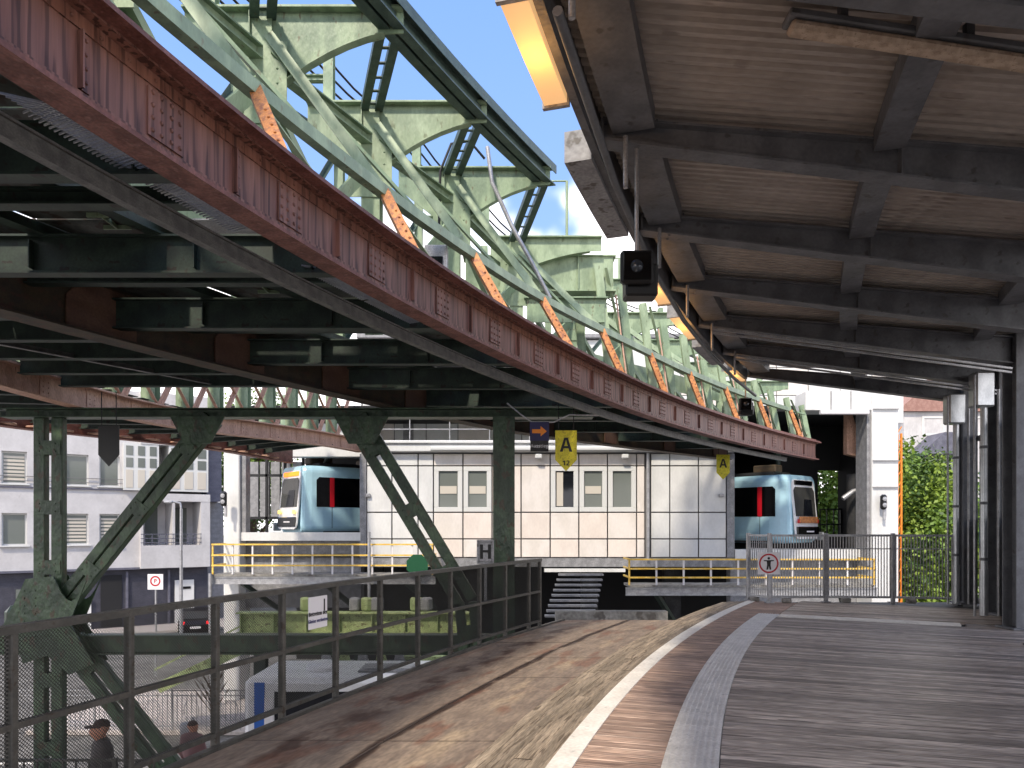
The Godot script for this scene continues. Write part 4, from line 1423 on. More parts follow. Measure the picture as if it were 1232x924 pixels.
# ---------------------------------------------------------------- railing on the left and gate at the far end
func build_railing() -> void:
	var R := off(E, -2.72)
	var T := thing("platform_railing", "dark grey steel railing with mesh panels along the track floor", "railing", V(R.call(8), 0, 8))
	var ds := []
	var d := 1.6
	while d < 12.3:
		ds.append(d)
		d += 0.8
	ds.append(12.4)
	for i in ds.size():
		var mb := MB.new()
		mb.box(V(R.call(ds[i]), 0.5, ds[i]), Vector3(0.055, 1.12, 0.045), Basis(Vector3.UP, -atan(Es(ds[i]))), 0.006)
		part(mb, "post", M.fence_dark, T)
	var mb := MB.new()
	mb.sweep(-0.035, 0.035, 1.03, 1.075, frames(R, 1.6, 12.42, 0.4))
	part(mb, "handrail", M.fence_dark, T)
	mb = MB.new()
	mb.sweep(-0.025, 0.025, 0.515, 0.55, frames(R, 1.6, 12.42, 0.4))
	part(mb, "middle_rail", M.fence_dark, T)
	mb = MB.new()
	mb.sweep(-0.025, 0.025, 0.03, 0.065, frames(R, 1.6, 12.42, 0.4))
	part(mb, "bottom_rail", M.fence_dark, T)
	for i in ds.size() - 1:
		var a := V(R.call(ds[i]), 0, ds[i])
		var b := V(R.call(ds[i + 1]), 0, ds[i + 1])
		var L := a.distance_to(b)
		mb = MB.new()
		var dir := (b - a) / L
		var pitch := 0.022
		var hgt := 0.98
		var k := -int(hgt / pitch)
		while k * pitch < L:      # both families of a diagonal wire mesh, as flat strips
			for fam in 2:
				var x0 := k * pitch
				var t0 := maxf(0.0, -x0)
				var t1 := minf(hgt, L - x0)
				if t1 > t0:
					var p0 := Vector2(x0 + t0, t0); var p1 := Vector2(x0 + t1, t1)
					if fam == 1: p0.y = hgt - p0.y; p1.y = hgt - p1.y
					var A := a + dir * p0.x + Vector3.UP * (0.06 + p0.y)
					var B := a + dir * p1.x + Vector3.UP * (0.06 + p1.y)
					var w := Vector3.UP * 0.0032
					mb.quad(A - w, B - w, B + w, A + w)
					var nn := dir.cross(Vector3.UP) * 0.0025
					mb.quad(A - nn, B - nn, B + nn, A + nn)
			k += 1
		stuff(part(mb, "mesh_panel", M.wire, T))
	# notice hung on the railing
	var c := V(R.call(6.85), 0.80, 6.85) + Vector3(0.04, 0.02, 0)
	var N := thing("notice_board", "white notice with two lines of writing on the mesh railing", "notice", c)
	var dir := Vector3(Es(6.85), 0, -1).normalized()
	var nrm := dir.cross(Vector3.UP)
	if nrm.x < 0: nrm = -nrm
	var bs := Basis(-nrm.cross(Vector3.UP) * -1.0, Vector3.UP, nrm)
	bs = Basis(Vector3.UP.cross(nrm), Vector3.UP, nrm)
	mb = MB.new()
	mb.box(c, Vector3(0.30, 0.29, 0.006), bs)
	part(mb, "board", M.sign_white, N)
	letters("Betreten der", 0.036, Transform3D(bs, c + nrm * 0.005 + Vector3.UP * -0.01), M.text_dark, N)
	letters("Gleise verboten", 0.030, Transform3D(bs, c + nrm * 0.005 + Vector3.UP * -0.075), flat(Color(0.25, 0.24, 0.4), 0.6), N)
	mb = MB.new()
	mb.box(c + nrm * 0.005 + Vector3.UP * 0.06 + bs.x * 0.10, Vector3(0.018, 0.11, 0.003), bs)
	part(mb, "pictogram", M.text_dark, N)

func build_gate() -> void:
	var T := thing("bar_gate", "galvanised vertical bar gate fence closing off the platform end", "gate", V(7, 0, 16))
	var P := [V(5.15, 0, 16.3), V(5.42, 0, 15.75), V(6.65, 0, 15.85), V(8.02, 0, 15.75), V(9.15, 0, 15.45)]
	var H := 1.42
	for i in P.size() - 1:
		var a: Vector3 = P[i]; var b: Vector3 = P[i + 1]
		var mb := MB.new()
		for y in [0.12, H, H - 0.28]:
			mb = MB.new()
			mb.beam(a + Vector3.UP * y, b + Vector3.UP * y, 0.04, 0.045 if y != H - 0.28 else 0.02)
			part(mb, "rail", M.galv, T)
		var n := int(a.distance_to(b) / 0.058)
		for k in range(1, n):
			mb = MB.new()
			var c := a.lerp(b, float(k) / n)
			mb.box(c + Vector3.UP * (H / 2 + 0.06), Vector3(0.016, H - 0.14, 0.016))
			part(mb, "bar", M.galv, T)
	for i in P.size():
		var mb := MB.new()
		mb.box(P[i] + Vector3.UP * (H / 2 + 0.01), Vector3(0.075, H + 0.08, 0.075), Basis.IDENTITY, 0.008)
		mb.box(P[i] + Vector3.UP * 0.012, Vector3(0.16, 0.024, 0.16))
		part(mb, "post", M.galv if i != 2 else M.frame_grey, T)
	var mb: MB
	for k in 4:
		mb = MB.new()
		mb.box(P[k].lerp(P[k + 1], 0.3) + Vector3.UP * 0.05, Vector3(0.18, 0.1, 0.14), Basis.IDENTITY, 0.02)
		part(mb, "footing", M.concrete, T)
	# round no-entry pictogram
	var c := V(5.36, 0.84, 15.62)
	var S := thing("prohibition_sign", "square white sign with red ring and black figure on the gate", "sign", c)
	mb = MB.new()
	mb.box(c, Vector3(0.46, 0.46, 0.008))
	part(mb, "plate", M.sign_white, S)
	mb = MB.new()
	for i in 40:
		var t0 := TAU * i / 40; var t1 := TAU * (i + 1) / 40
		var z := Vector3(0, 0, 0.007)
		mb.quad(c + z + Vector3(cos(t0), sin(t0), 0) * 0.17, c + z + Vector3(cos(t0), sin(t0), 0) * 0.205, c + z + Vector3(cos(t1), sin(t1), 0) * 0.205, c + z + Vector3(cos(t1), sin(t1), 0) * 0.17)
	part(mb, "ring", M.red, S)
	mb = MB.new()
	var z := Vector3(0, 0, 0.008)
	mb.lathe(c + Vector3(0, 0.105, 0.006), [Vector2(0.028, 0.0), Vector2(0.0, 0.003)], 14, Vector3.BACK)
	mb.prism(PackedVector2Array([Vector2(-0.105, 0.068), Vector2(0.105, 0.068), Vector2(0.105, 0.048), Vector2(0.042, 0.04), Vector2(0.036, -0.03), Vector2(0.05, -0.13), Vector2(0.018, -0.13), Vector2(0.0, -0.05), Vector2(-0.018, -0.13), Vector2(-0.05, -0.13), Vector2(-0.036, -0.03), Vector2(-0.042, 0.04), Vector2(-0.105, 0.048)]), c + z, Vector3.RIGHT, Vector3.UP, Vector3(0, 0, 0.004))
	part(mb, "figure", M.text_dark, S)

# ---------------------------------------------------------------- yellow maintenance walkways
func build_walkways() -> void:
	walkway(24.3, 256, 520, 691, 655, "yellow railed maintenance walkway below the left train", 11)
	walkway(22.8, 757, 1052, 704, 673, "yellow railed maintenance walkway below the right train, behind the gate", 9)
	var c := at(502, 680, 24.1)
	var S := thing("green_disc", "plain green octagonal disc fixed to the left yellow railing", "signal disc", c)
	var mb := MB.new()
	var poly := PackedVector2Array()
	for i in 8: poly.append(Vector2(cos(TAU * (i + 0.5) / 8), sin(TAU * (i + 0.5) / 8)) * 0.37)
	mb.prism(poly, c, Vector3.RIGHT, Vector3.UP, Vector3(0, 0, 0.02))
	part(mb, "plate", flat(Color(0.01, 0.29, 0.17), 0.5), S)
	mb = MB.new()
	mb.box(c + Vector3(0, -0.1, -0.05), Vector3(0.06, 0.9, 0.05))
	part(mb, "bracket", M.galv, S)

func walkway(d: float, u0: float, u1: float, vdeck: float, vtop: float, label: String, n: int) -> void:
	var a := at(u0, vdeck, d)
	var b := at(u1, vdeck, d)
	var T := thing("maintenance_walkway", label, "walkway", (a + b) / 2, "yellow railed walkways")
	var H := (vdeck - vtop) / F * d
	var mb := MB.new()
	mb.span(a.x, b.x, a.y - 0.07, a.y, d, d + 1.1)
	part(mb, "deck", M.concrete, T)
	mb = MB.new()
	mb.ibeam(V(a.x - 0.1, a.y - 0.2, d + 0.05), V(b.x + 0.1, a.y - 0.2, d + 0.05), 0.12, 0.24)
	part(mb, "edge_beam", M.galv, T)
	for k in n + 1:
		mb = MB.new()
		var x := lerpf(a.x, b.x, float(k) / n)
		mb.box(V(x, a.y + H / 2, d), Vector3(0.05, H, 0.05))
		part(mb, "post", M.yellow if k == 0 or k == n else M.sign_white, T)
	for f in [1.0, 0.64, 0.30]:
		mb = MB.new()
		mb.box(V((a.x + b.x) / 2, a.y + H * f, d - 0.045), Vector3(b.x - a.x + 0.05, 0.05, 0.03))
		part(mb, "rail", M.yellow, T)
	for s in [0.0, 1.0]:
		for f in [1.0, 0.64, 0.30]:
			mb = MB.new()
			mb.box(V(lerpf(a.x, b.x, s), a.y + H * f, d + 0.55), Vector3(0.05, 0.05, 1.1))
			part(mb, "end_rail", M.yellow, T)
	for k in 3:
		mb = MB.new()
		var x := lerpf(a.x, b.x, 0.12 + 0.38 * k)
		mb.beam(V(x, a.y - 0.32, d + 0.3), V(x + 0.8, a.y - 1.3, d + 1.6), 0.14, 0.14)
		part(mb, "bracket", M.under_green, T)

# ---------------------------------------------------------------- trains
func section(w: float, h: float, r: float, y0: float, lean := 0.0) -> Array:
	var p := []
	for q in 4:
		var cx: float = [1, -1, -1, 1][q] * (w / 2 - r)
		var cy: float = y0 + ([1, 1, -1, -1][q] * (h / 2 - r)) + h / 2
		for k in 6:
			var t: float = (q + k / 5.0) * PI / 2
			p.append(Vector2(cx + cos(t) * r, cy + sin(t) * r))
	return p
func build_trains() -> void:
	# nose points, headings: x axis of the car runs from its nose back along the body
	train(V(-8.0, 1.36, 26.8), deg_to_rad(40.0), "pale blue hanging train with orange destination sign in the left depot opening", true)
	train(V(10.35, 1.02, 26.35), deg_to_rad(131.0), "pale blue hanging train with open cab front in the right depot opening", false)
func train(pos: Vector3, turn: float, label: String, left: bool) -> void:
	var T := thing("hanging_train", label, "train", pos, "pale blue hanging trains", false)
	T.rotation.y = turn
	# local frame: +x along the body away from the nose, z across, y up; side facing the camera is +z
	var H := 2.42
	var W := 2.15
	var L := 4.6
	var xs := [0.0, 0.03, 0.10, 0.35, 0.8, L]
	var sw := [0.80, 0.86, 0.90, 0.96, 1.0, 1.0]
	var rows := []
	for i in xs.size():
		var r := []
		for p in section(W * sw[i], H * lerpf(0.97, 1.0, minf(1.0, i / 3.0)), 0.26, H * 0.5 * (1.0 - lerpf(0.97, 1.0, minf(1.0, i / 3.0)))):
			var slant: float = (p.y - H * 0.35) * 0.10 * clampf(1.0 - xs[i] / 0.8, 0.0, 1.0)
			r.append(Vector3(xs[i] + maxf(slant, 0.0) + maxf(0.0, -(p.y - 0.5)) * 0.25 * clampf(1.0 - xs[i] / 0.8, 0.0, 1.0), p.y, p.x))
		rows.append(r)
	var mb := MB.new()
	for i in rows.size() - 1:
		for k in rows[i].size():
			var j: int = (k + 1) % rows[i].size()
			mb.out([rows[i][k], rows[i][j], rows[i + 1][j], rows[i + 1][k]], Vector3((xs[i] + xs[i + 1]) / 2, H / 2, 0))
	mb.out(rows[0].duplicate(), Vector3(2, H / 2, 0))
	mb.out(rows[-1].duplicate(), Vector3(0, H / 2, 0))
	part(mb, "body", M.train_blue, T)
	# glazed front mask
	mb = MB.new()
	var mask := section(W * 0.74, H * 0.86, 0.20, 0.16)
	var pl := PackedVector2Array()
	for p in mask: pl.append(Vector2(p.x, p.y))
	var fn := Vector3(-1, 0.0, 0)
	var ey := Vector3(0.10, 1, 0)
	mb.prism(pl, Vector3(-0.075 - 0.0, 0, 0), Vector3(0, 0, 1), ey, Vector3(0.05, 0, 0))
	part(mb, "front_mask", M.white_paint, T)
	var z0 := 0.62
	mb = MB.new()
	mb.prism(PackedVector2Array([Vector2(-0.70, 0.95), Vector2(0.70, 0.95), Vector2(0.72, 1.85), Vector2(0.6, 1.98), Vector2(-0.6, 1.98), Vector2(-0.72, 1.85)]), Vector3(-0.105, 0, 0), Vector3(0, 0, 1), ey, Vector3(0.02, 0, 0))
	part(mb, "windscreen", M.windscreen, T)
	mb = MB.new()
	mb.prism(PackedVector2Array([Vector2(-0.2, 0.98), Vector2(0.45, 0.98), Vector2(0.45, 1.55), Vector2(-0.05, 1.55)]), Vector3(-0.12, 0, 0), Vector3(0, 0, 1), ey, Vector3(0.012, 0, 0))
	part(mb, "cab_reflection_panel", M.pane_dark, T).name = "cab_window"
	mb = MB.new()
	mb.box(Vector3(-0.08, 0.42, 0), Vector3(0.07, 0.34, 1.5), Basis.IDENTITY, 0.02)
	part(mb, "bumper", M.black_gloss, T)
	for s in [-1.0, 1.0]:
		mb = MB.new()
		mb.box(Vector3(-0.09, 0.78, 0.62 * s), Vector3(0.04, 0.14, 0.22), Basis.IDENTITY, 0.015)
		part(mb, "headlight", glow(Color(1.0, 0.86, 0.45), 0.6) if left else M.red, T)
	mb = MB.new()
	mb.box(Vector3(0.02 + 0.08, 2.13, 0.0), Vector3(0.05, 0.16, 1.25), Basis.IDENTITY, 0.015)
	part(mb, "destination_sign", glow(Color(1.0, 0.5, 0.1), 0.8) if left else M.black_gloss, T)
	mb = MB.new()
	mb.box(Vector3(-0.1, 0.42, 0.1), Vector3(0.06, 0.05, 0.5))
	part(mb, "number_plate", M.sign_white, T)
	if not left:
		mb = MB.new()
		mb.box(Vector3(-0.1, 0.83, 0.0), Vector3(0.05, 0.22, 1.25), Basis.IDENTITY, 0.02)
		part(mb, "cab_desk", M.orange_brace, T)
	# side window band, both sides
	for s in [-1.0, 1.0]:
		mb = MB.new()
		var zz: float = s * (W / 2 + 0.004)
		mb.prism(PackedVector2Array([Vector2(0.56, 0.95), Vector2(L - 0.05, 0.95), Vector2(L - 0.05, 2.0), Vector2(0.66, 2.0), Vector2(0.56, 1.9)]), Vector3(0, 0, zz), Vector3(1, 0, 0), Vector3.UP, Vector3(0, 0, 0.012))
		part(mb, "window_band", M.black_gloss, T)
		for x in [1.15, 2.9]:
			mb = MB.new()
			mb.box(Vector3(x, 1.475, zz + 0.008 * s), Vector3(0.17, 1.05, 0.012))
			part(mb, "door_edge", M.red, T)
			mb = MB.new()
			mb.box(Vector3(x, 0.62, zz + 0.002 * s), Vector3(0.012, 0.85, 0.01))
			part(mb, "door_joint", M.dark, T)
		mb = MB.new()
		mb.box(Vector3(L / 2 + 0.4, 0.13, zz - 0.1 * s), Vector3(L - 0.9, 0.2, 0.06))
		part(mb, "skirt", M.dark_wall, T)
	mb = MB.new()
	mb.box(Vector3(-0.02, 0.25, -0.98 if left else 0.98), Vector3(0.3, 0.3, 0.08), Basis.IDENTITY, 0.03)
	part(mb, "mirror", M.silver, T)
	# roof gear and hanger up to the rail
	mb = MB.new()
	mb.box(Vector3(2.6, H + 0.07, 0), Vector3(3.4, 0.14, 1.2), Basis.IDENTITY, 0.03)
	part(mb, "roof_housing", M.dark, T)
	for x in [1.3, 3.4]:
		mb = MB.new()
		mb.tube([Vector3(x, H, 0.1), Vector3(x, H + 0.35, 0.45), Vector3(x, H + 0.8, 0.45), Vector3(x, H + 1.05, 0.1)], 0.09, 8)
		part(mb, "hanger_arm", M.under_green, T)
		mb = MB.new()
		mb.box(Vector3(x, H + 0.25, -0.3), Vector3(0.9, 0.28, 0.5), Basis.IDENTITY, 0.04)
		part(mb, "bogie", M.dark_girder, T)

# ---------------------------------------------------------------- depot
func build_depot() -> void:
	var D := 25.5
	var T := thing("train_depot", "long white panelled train depot raised above the street", "depot", V(2, STREET, D))
	var mb := MB.new()
	var px := F / D
	# backing wall behind the panels
	mb = MB.new()
	var a := at(434, 544, D); var b := at(884, 676, D)
	mb.span(a.x, b.x, b.y, a.y, D + 0.12, D + 0.35)
	part(mb, "backing_wall", M.joint, T)
	var cols := [441, 471.5, 503, 521.5, 557, 592, 627, 662, 696.5, 731, 766, 776, 783, 806, 840.5, 874]
	var rows := [545.5, 560.5, 616.5, 648.5, 671]
	var win := {4: true, 3: true, 7: true, 8: true, 9: true}
	for i in cols.size() - 1:
		if i == 11: continue
		for j in rows.size() - 1:
			var p := at(cols[i] + 0.7, rows[j] + 0.7, D)
			var q := at(cols[i + 1] - 0.7, rows[j + 1] - 0.7, D)
			if j == 1 and win.has(i): continue
			mb = MB.new()
			mb.span(p.x, q.x, q.y, p.y, D + 0.0, D + 0.055, 0.012)
			var k := 1 if i < 3 or i > 11 else (0 if (i + j) % 2 else 2)
			part(mb, "panel", M.panels[k], T)
	for i in win:
		var p := at(cols[i] + 0.7, rows[1] + 0.7, D)
		var q := at(cols[i + 1] - 0.7, rows[2] - 0.7, D)
		var w := thing_window(T, p.x, q.x, q.y, p.y, D - 0.01, 0.16, M.frame_white, M.pane if i != 7 else M.pane_dark)
		if i == 7:
			mb = MB.new()
			mb.span(p.x + 0.2, p.x + 0.42, q.y + 0.2, p.y - 0.2, D + 0.035, D + 0.045)
			part(mb, "blind", M.blind, w)
		if i == 3 or i == 4 or i == 8:
			mb = MB.new()
			mb.span(p.x + 0.2, q.x - 0.2, q.y + 0.62, q.y + 0.88, D + 0.04, D + 0.048)
			part(mb, "pale_film", M.blind, w)
	# cornice, gutter pipe, roof edge
	mb = MB.new()
	a = at(436, 531, D); b = at(884, 545, D)
	mb.span(a.x, b.x, b.y + 0.02, a.y - 0.12, D - 0.25, D + 4.0, 0.03)
	mb.span(a.x, b.x, a.y - 0.1, a.y, D - 0.33, D - 0.1, 0.02)
	part(mb, "cornice", M.panels[1], T)
	mb = MB.new()
	a = at(519, 541, D)
	mb.span(a.x, at(777, 0, D).x, a.y - 0.06, a.y + 0.06, D - 0.4, D - 0.05, 0.02)
	part(mb, "window_awning", M.frame_white, T)
	mb = MB.new()
	var g := at(779.5, 545, D - 0.08)
	mb.tube([g, at(779.5, 672, D - 0.08)], 0.055, 10)
	part(mb, "downpipe", M.galv, T)
	for u in [648, 752]:
		mb = MB.new()
		mb.box(at(u, 549, D - 0.2), Vector3(0.24, 0.16, 0.2), Basis.IDENTITY, 0.03)
		part(mb, "floodlight", M.frame_white, T)
	for u in [443, 868]:
		mb = MB.new()
		mb.box(at(u, 596, D - 0.06), Vector3(0.16, 0.12, 0.12), Basis.IDENTITY, 0.02)
		part(mb, "camera_box", M.galv, T)
	# steel edge under the panels
	mb = MB.new()
	a = at(434, 671.5, D); b = at(884, 682, D)
	mb.span(a.x, b.x, b.y, a.y, D + 0.02, D + 0.5)
	part(mb, "sill_beam", M.frame_grey, T)
	mb = MB.new()
	a = at(655, 684, D); b = at(752, 688, D)
	mb.span(a.x, b.x, b.y, a.y, D - 0.1, D + 0.4)
	part(mb, "pipe_run", M.panels[1], T)
	# set-back upper storey: a grid of panels
	var U := 29.0
	mb = MB.new()
	mb.span(at(434, 0, U).x, 8.2, 4.3, 8.9, U + 0.06, U + 6)
	mb.span(8.2, at(1066, 0, U).x, 5.85, 8.9, U + 0.06, U + 6)
	part(mb, "upper_wall", M.joint, T)
	var x := at(436, 0, U).x
	var c := 0
	while x < at(1060, 0, U).x:
		for j in 4:
			if j == 0 and x > 7.0: continue
			mb = MB.new()
			mb.span(x + 0.015, x + 1.22, 4.55 + j * 1.08, 4.55 + j * 1.08 + 1.055, U, U + 0.05, 0.01)
			part(mb, "panel", M.panels[1] if (c + j) % 3 else M.panels[0], T)
		if c % 3 == 1 and x < 7.0:
			mb = MB.new()
			mb.span(x + 0.35, x + 0.75, 4.7, 6.9, U - 0.04, U)
			part(mb, "louvre", M.frame_grey, T)
		x += 1.235
		c += 1
	mb = MB.new()
	mb.span(at(430, 0, U).x, at(1070, 0, U).x, 8.88, 9.05, U - 0.2, U + 6.2, 0.02)
	part(mb, "upper_roof_edge", M.frame_grey, T)
	mb = MB.new()     # thin handrail on the lower roof
	for y in [5.0, 5.35]: mb.box(V((at(440, 0, 26).x + at(900, 0, 26).x) / 2, y, 26), Vector3(at(900, 0, 26).x - at(440, 0, 26).x, 0.03, 0.03))
	for k in 10: mb.box(V(at(445 + k * 48, 0, 26).x, 4.95, 26), Vector3(0.03, 0.85, 0.03))
	part(mb, "roof_rail", M.galv, T)
	# portals
	mb = MB.new()
	a = at(271, 522, D); b = at(290, 652, D)
	mb.span(a.x, b.x, STREET, a.y, D - 0.15, D + 0.9, 0.03)
	part(mb, "portal_pillar", M.panels[1], T)
	mb = MB.new()
	a = at(290.5, 548, D); b = at(296, 641, D)
	mb.span(a.x, b.x, b.y, a.y, D - 0.02, D + 0.4)
	part(mb, "portal_jamb", M.frame_grey, T)
	mb = MB.new()
	a = at(271, 505, D); b = at(441, 546, D)
	mb.span(a.x, b.x, b.y, a.y, D + 0.95, D + 1.6)
	part(mb, "portal_lintel", M.panels[1], T)
	for q in [[433, 441, 546], [874.5, 883.5, 546]]:
		mb = MB.new()
		a = at(q[0], q[2], D); b = at(q[1], 671, D)
		mb.span(a.x, b.x, b.y, a.y, D - 0.04, D + 0.6, 0.01)
		part(mb, "portal_jamb", M.frame_grey, T)
	mb = MB.new()
	a = at(288, 640.5, D); b = at(434, 650.5, D)
	mb.span(a.x, b.x, b.y, a.y, D - 0.05, D + 0.5)
	part(mb, "portal_sill", M.panels[1], T)
	mb = MB.new()
	a = at(884, 661, D); b = at(1049, 672, D)
	mb.span(a.x, b.x, b.y, a.y, D - 0.05, D + 0.5)
	part(mb, "portal_sill", M.panels[1], T)
	mb = MB.new()
	a = at(1049, 476, D - 0.6); b = at(1081, 650, D - 0.6)
	mb.span(a.x, b.x, STREET, a.y, D - 0.6, D + 0.5, 0.02)
	var pil := part(mb, "portal_pillar", M.panels[1], T)
	mb = MB.new()
	mb.span(a.x - 0.12, a.x - 0.005, 0.3, a.y - 0.3, D - 0.5, D + 0.3)
	part(mb, "jamb_strip", M.frame_grey, pil)
	for v in [492, 554, 586]:
		mb = MB.new()
		mb.box(at(1066, v, D - 0.65), Vector3(0.86, 0.02, 0.06))
		part(mb, "joint_cover", M.frame_grey, pil)
	mb = MB.new()
	a = at(970, 470, D - 0.6); b = at(1080, 497, D - 0.6)
	mb.span(a.x, b.x, b.y + 0.1, a.y, D - 0.55, D + 0.4, 0.02)
	part(mb, "portal_lintel", M.panels[1], T)
	for u in [1000, 1024]:
		mb = MB.new()
		mb.span(at(u, 0, D - 0.6).x, at(u, 0, D - 0.6).x + 0.03, b.y + 0.1, a.y, D - 0.57, D - 0.5)
		part(mb, "joint_cover", M.frame_grey, T)
	mb = MB.new()
	a = at(986, 494, D - 0.6); b = at(1044, 499, D - 0.6)
	mb.span(a.x, b.x, b.y, a.y, D - 0.75, D - 0.56, 0.02)
	part(mb, "lintel_lamp", M.sign_white, T)
	# signal heads on the pillars
	for q in [[269, 600, 24.9], [1063, 604, 24.7]]:
		var sc := at(q[0], q[1], q[2])
		var sg := thing("signal_head", "small black signal head with lenses on the %s white depot pillar" % ("left" if q[0] < 500 else "right"), "signal", sc, "signal heads on the depot pillars")
		mb = MB.new()
		mb.box(sc, Vector3(0.22, 0.5, 0.14), Basis.IDENTITY, 0.06)
		part(mb, "housing", M.black, sg)
		for k in 2:
			mb = MB.new()
			mb.lathe(sc + Vector3(0, -0.1 + 0.2 * k, 0.07), [Vector2(0.07, 0), Vector2(0.07, 0.03), Vector2(0.0, 0.04)], 14, Vector3.BACK)
			part(mb, "lens", M.galv, sg)
		mb = MB.new()
		mb.box(sc + Vector3(0.05, -0.4, -0.05), Vector3(0.08, 0.4, 0.06))
		part(mb, "mounting", M.galv, sg)
	# interior: floor, ceiling, back and side walls
	var xl := at(288, 0, D).x - 0.5
	var xr := 13.05
	mb = MB.new()
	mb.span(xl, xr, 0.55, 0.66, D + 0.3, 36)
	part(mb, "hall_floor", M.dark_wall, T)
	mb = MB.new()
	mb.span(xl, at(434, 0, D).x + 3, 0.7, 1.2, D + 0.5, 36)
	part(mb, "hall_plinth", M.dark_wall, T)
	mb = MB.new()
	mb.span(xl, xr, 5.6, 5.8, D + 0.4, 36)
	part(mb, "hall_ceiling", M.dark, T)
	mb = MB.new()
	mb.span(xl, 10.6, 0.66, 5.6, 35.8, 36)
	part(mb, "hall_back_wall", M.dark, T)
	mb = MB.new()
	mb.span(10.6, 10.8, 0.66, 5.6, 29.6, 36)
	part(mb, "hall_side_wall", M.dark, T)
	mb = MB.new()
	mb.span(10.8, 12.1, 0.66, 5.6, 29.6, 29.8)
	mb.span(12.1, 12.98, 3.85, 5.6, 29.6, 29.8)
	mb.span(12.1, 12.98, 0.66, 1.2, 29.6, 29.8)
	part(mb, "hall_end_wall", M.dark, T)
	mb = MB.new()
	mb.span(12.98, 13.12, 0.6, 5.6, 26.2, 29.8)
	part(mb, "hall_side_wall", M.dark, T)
	mb = MB.new()
	for k in 4: mb.box(V(12.15 + k * 0.27, 1.75, 29.5), Vector3(0.04, 1.1, 0.04))
	for y in [2.3, 1.7]: mb.box(V(12.55, y, 29.5), Vector3(0.85, 0.05, 0.05))
	part(mb, "end_rail", M.black, T)
	# left hall: bright racks behind the train
	for k in 5:
		mb = MB.new()
		var xx: float = at(300 + k * 13, 0, 31).x
		mb.span(xx, xx + 0.36, 2.0, 4.3, 31, 31.2)
		part(mb, "translucent_strip", M.frame_grey, T)
	mb = MB.new()
	for k in 4: mb.span(at(297 + k * 22, 0, 29).x, at(300 + k * 22, 0, 29).x, 1.2, 4.6, 29, 29.1)
	mb.span(at(296, 0, 29).x, at(380, 0, 29).x, 1.9, 2.0, 29, 29.1)
	mb.span(at(296, 0, 29).x, at(380, 0, 29).x, 3.55, 3.65, 29, 29.1)
	part(mb, "steel_rack", M.black, T)
	# lathe-like drum and orange machine arm in the right hall
	mb = MB.new()
	var dm := at(1034, 608, 26.6)
	mb.tube([dm + Vector3(0, 1.1, 0), dm + Vector3(0, 0.9, 0.0), dm + Vector3(0, -1.6, 0)], 0.42, 20)
	part(mb, "service_drum", M.dark_wall, T)
	mb = MB.new()
	var o := at(1017, 497, 26.3)
	mb.prism(PackedVector2Array([Vector2(0, 0), Vector2(0.16, 0), Vector2(0.5, -1.05), Vector2(0.75, -1.35), Vector2(0.4, -1.55), Vector2(0.0, -1.45)]), o, Vector3.RIGHT, Vector3.UP, Vector3(0, 0, 0.3))
	part(mb, "rail_end_bracket", M.pink_girder, T)
	mb = MB.new()
	var ar := at(1014, 600, 26.0)
	mb.tube([ar, ar + Vector3(0.35, 0.25, 0), ar + Vector3(0.8, 0.35, 0), ar + Vector3(1.0, 0.55, 0)], 0.09, 8)
	mb.tube([ar + Vector3(0.8, 0.35, 0), ar + Vector3(1.05, -0.3, 0)], 0.04, 8)
	part(mb, "service_arm", M.galv, T)
	# lower storey: walls, dark undercroft, piers and stair
	mb = MB.new()
	a = at(262, 652, D + 0.4); b = at(434, 700, D + 0.4)
	mb.span(a.x + 0.6, b.x, -1.2, 1.12, D + 0.45, D + 1)
	part(mb, "lower_wall", M.frame_grey, T)
	mb = MB.new()
	a = at(884, 672, D); b = at(1050, 672, D)
	mb.span(a.x, b.x, -1.5, 0.5, D + 0.5, D + 1)
	part(mb, "lower_wall", M.frame_grey, T)
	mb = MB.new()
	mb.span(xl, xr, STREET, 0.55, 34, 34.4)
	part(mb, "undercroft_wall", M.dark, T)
	for u in [440, 560, 700, 800]:
		mb = MB.new()
		var xx: float = at(u, 0, 28).x
		mb.span(xx, xx + 0.6, STREET, 0.55, 28, 28.6)
		part(mb, "pier", M.dark_wall, T)
	for k in 9:
		mb = MB.new()
		var p := at(660 + k * 2, 741 - k * 6.2, 19.5 + k * 0.28)
		mb.box(p + Vector3(0.55, 0, 0), Vector3(1.3, 0.05, 0.28))
		part(mb, "stair_tread", M.frame_grey, T)
	mb = MB.new()
	mb.box(at(735, 741, 17.5), Vector3(2.6, 0.24, 0.3))
	part(mb, "stair_beam", M.concrete, T)

func thing_window(T: Node, x0: float, x1: float, y0: float, y1: float, d: float, fw: float, fm: Material, gm: Material) -> MeshInstance3D:
	var mb := MB.new()
	mb.span(x0, x1, y1 - fw, y1, d, d + 0.10, 0.01)
	mb.span(x0, x1, y0, y0 + fw, d, d + 0.10, 0.01)
	mb.span(x0, x0 + fw, y0 + fw, y1 - fw, d, d + 0.10, 0.01)
	mb.span(x1 - fw, x1, y0 + fw, y1 - fw, d, d + 0.10, 0.01)
	var w := part(mb, "window", fm, T)
	mb = MB.new()
	mb.span(x0 + fw, x1 - fw, y0 + fw, y1 - fw, d + 0.07, d + 0.09)
	part(mb, "pane", gm, w)
	return w

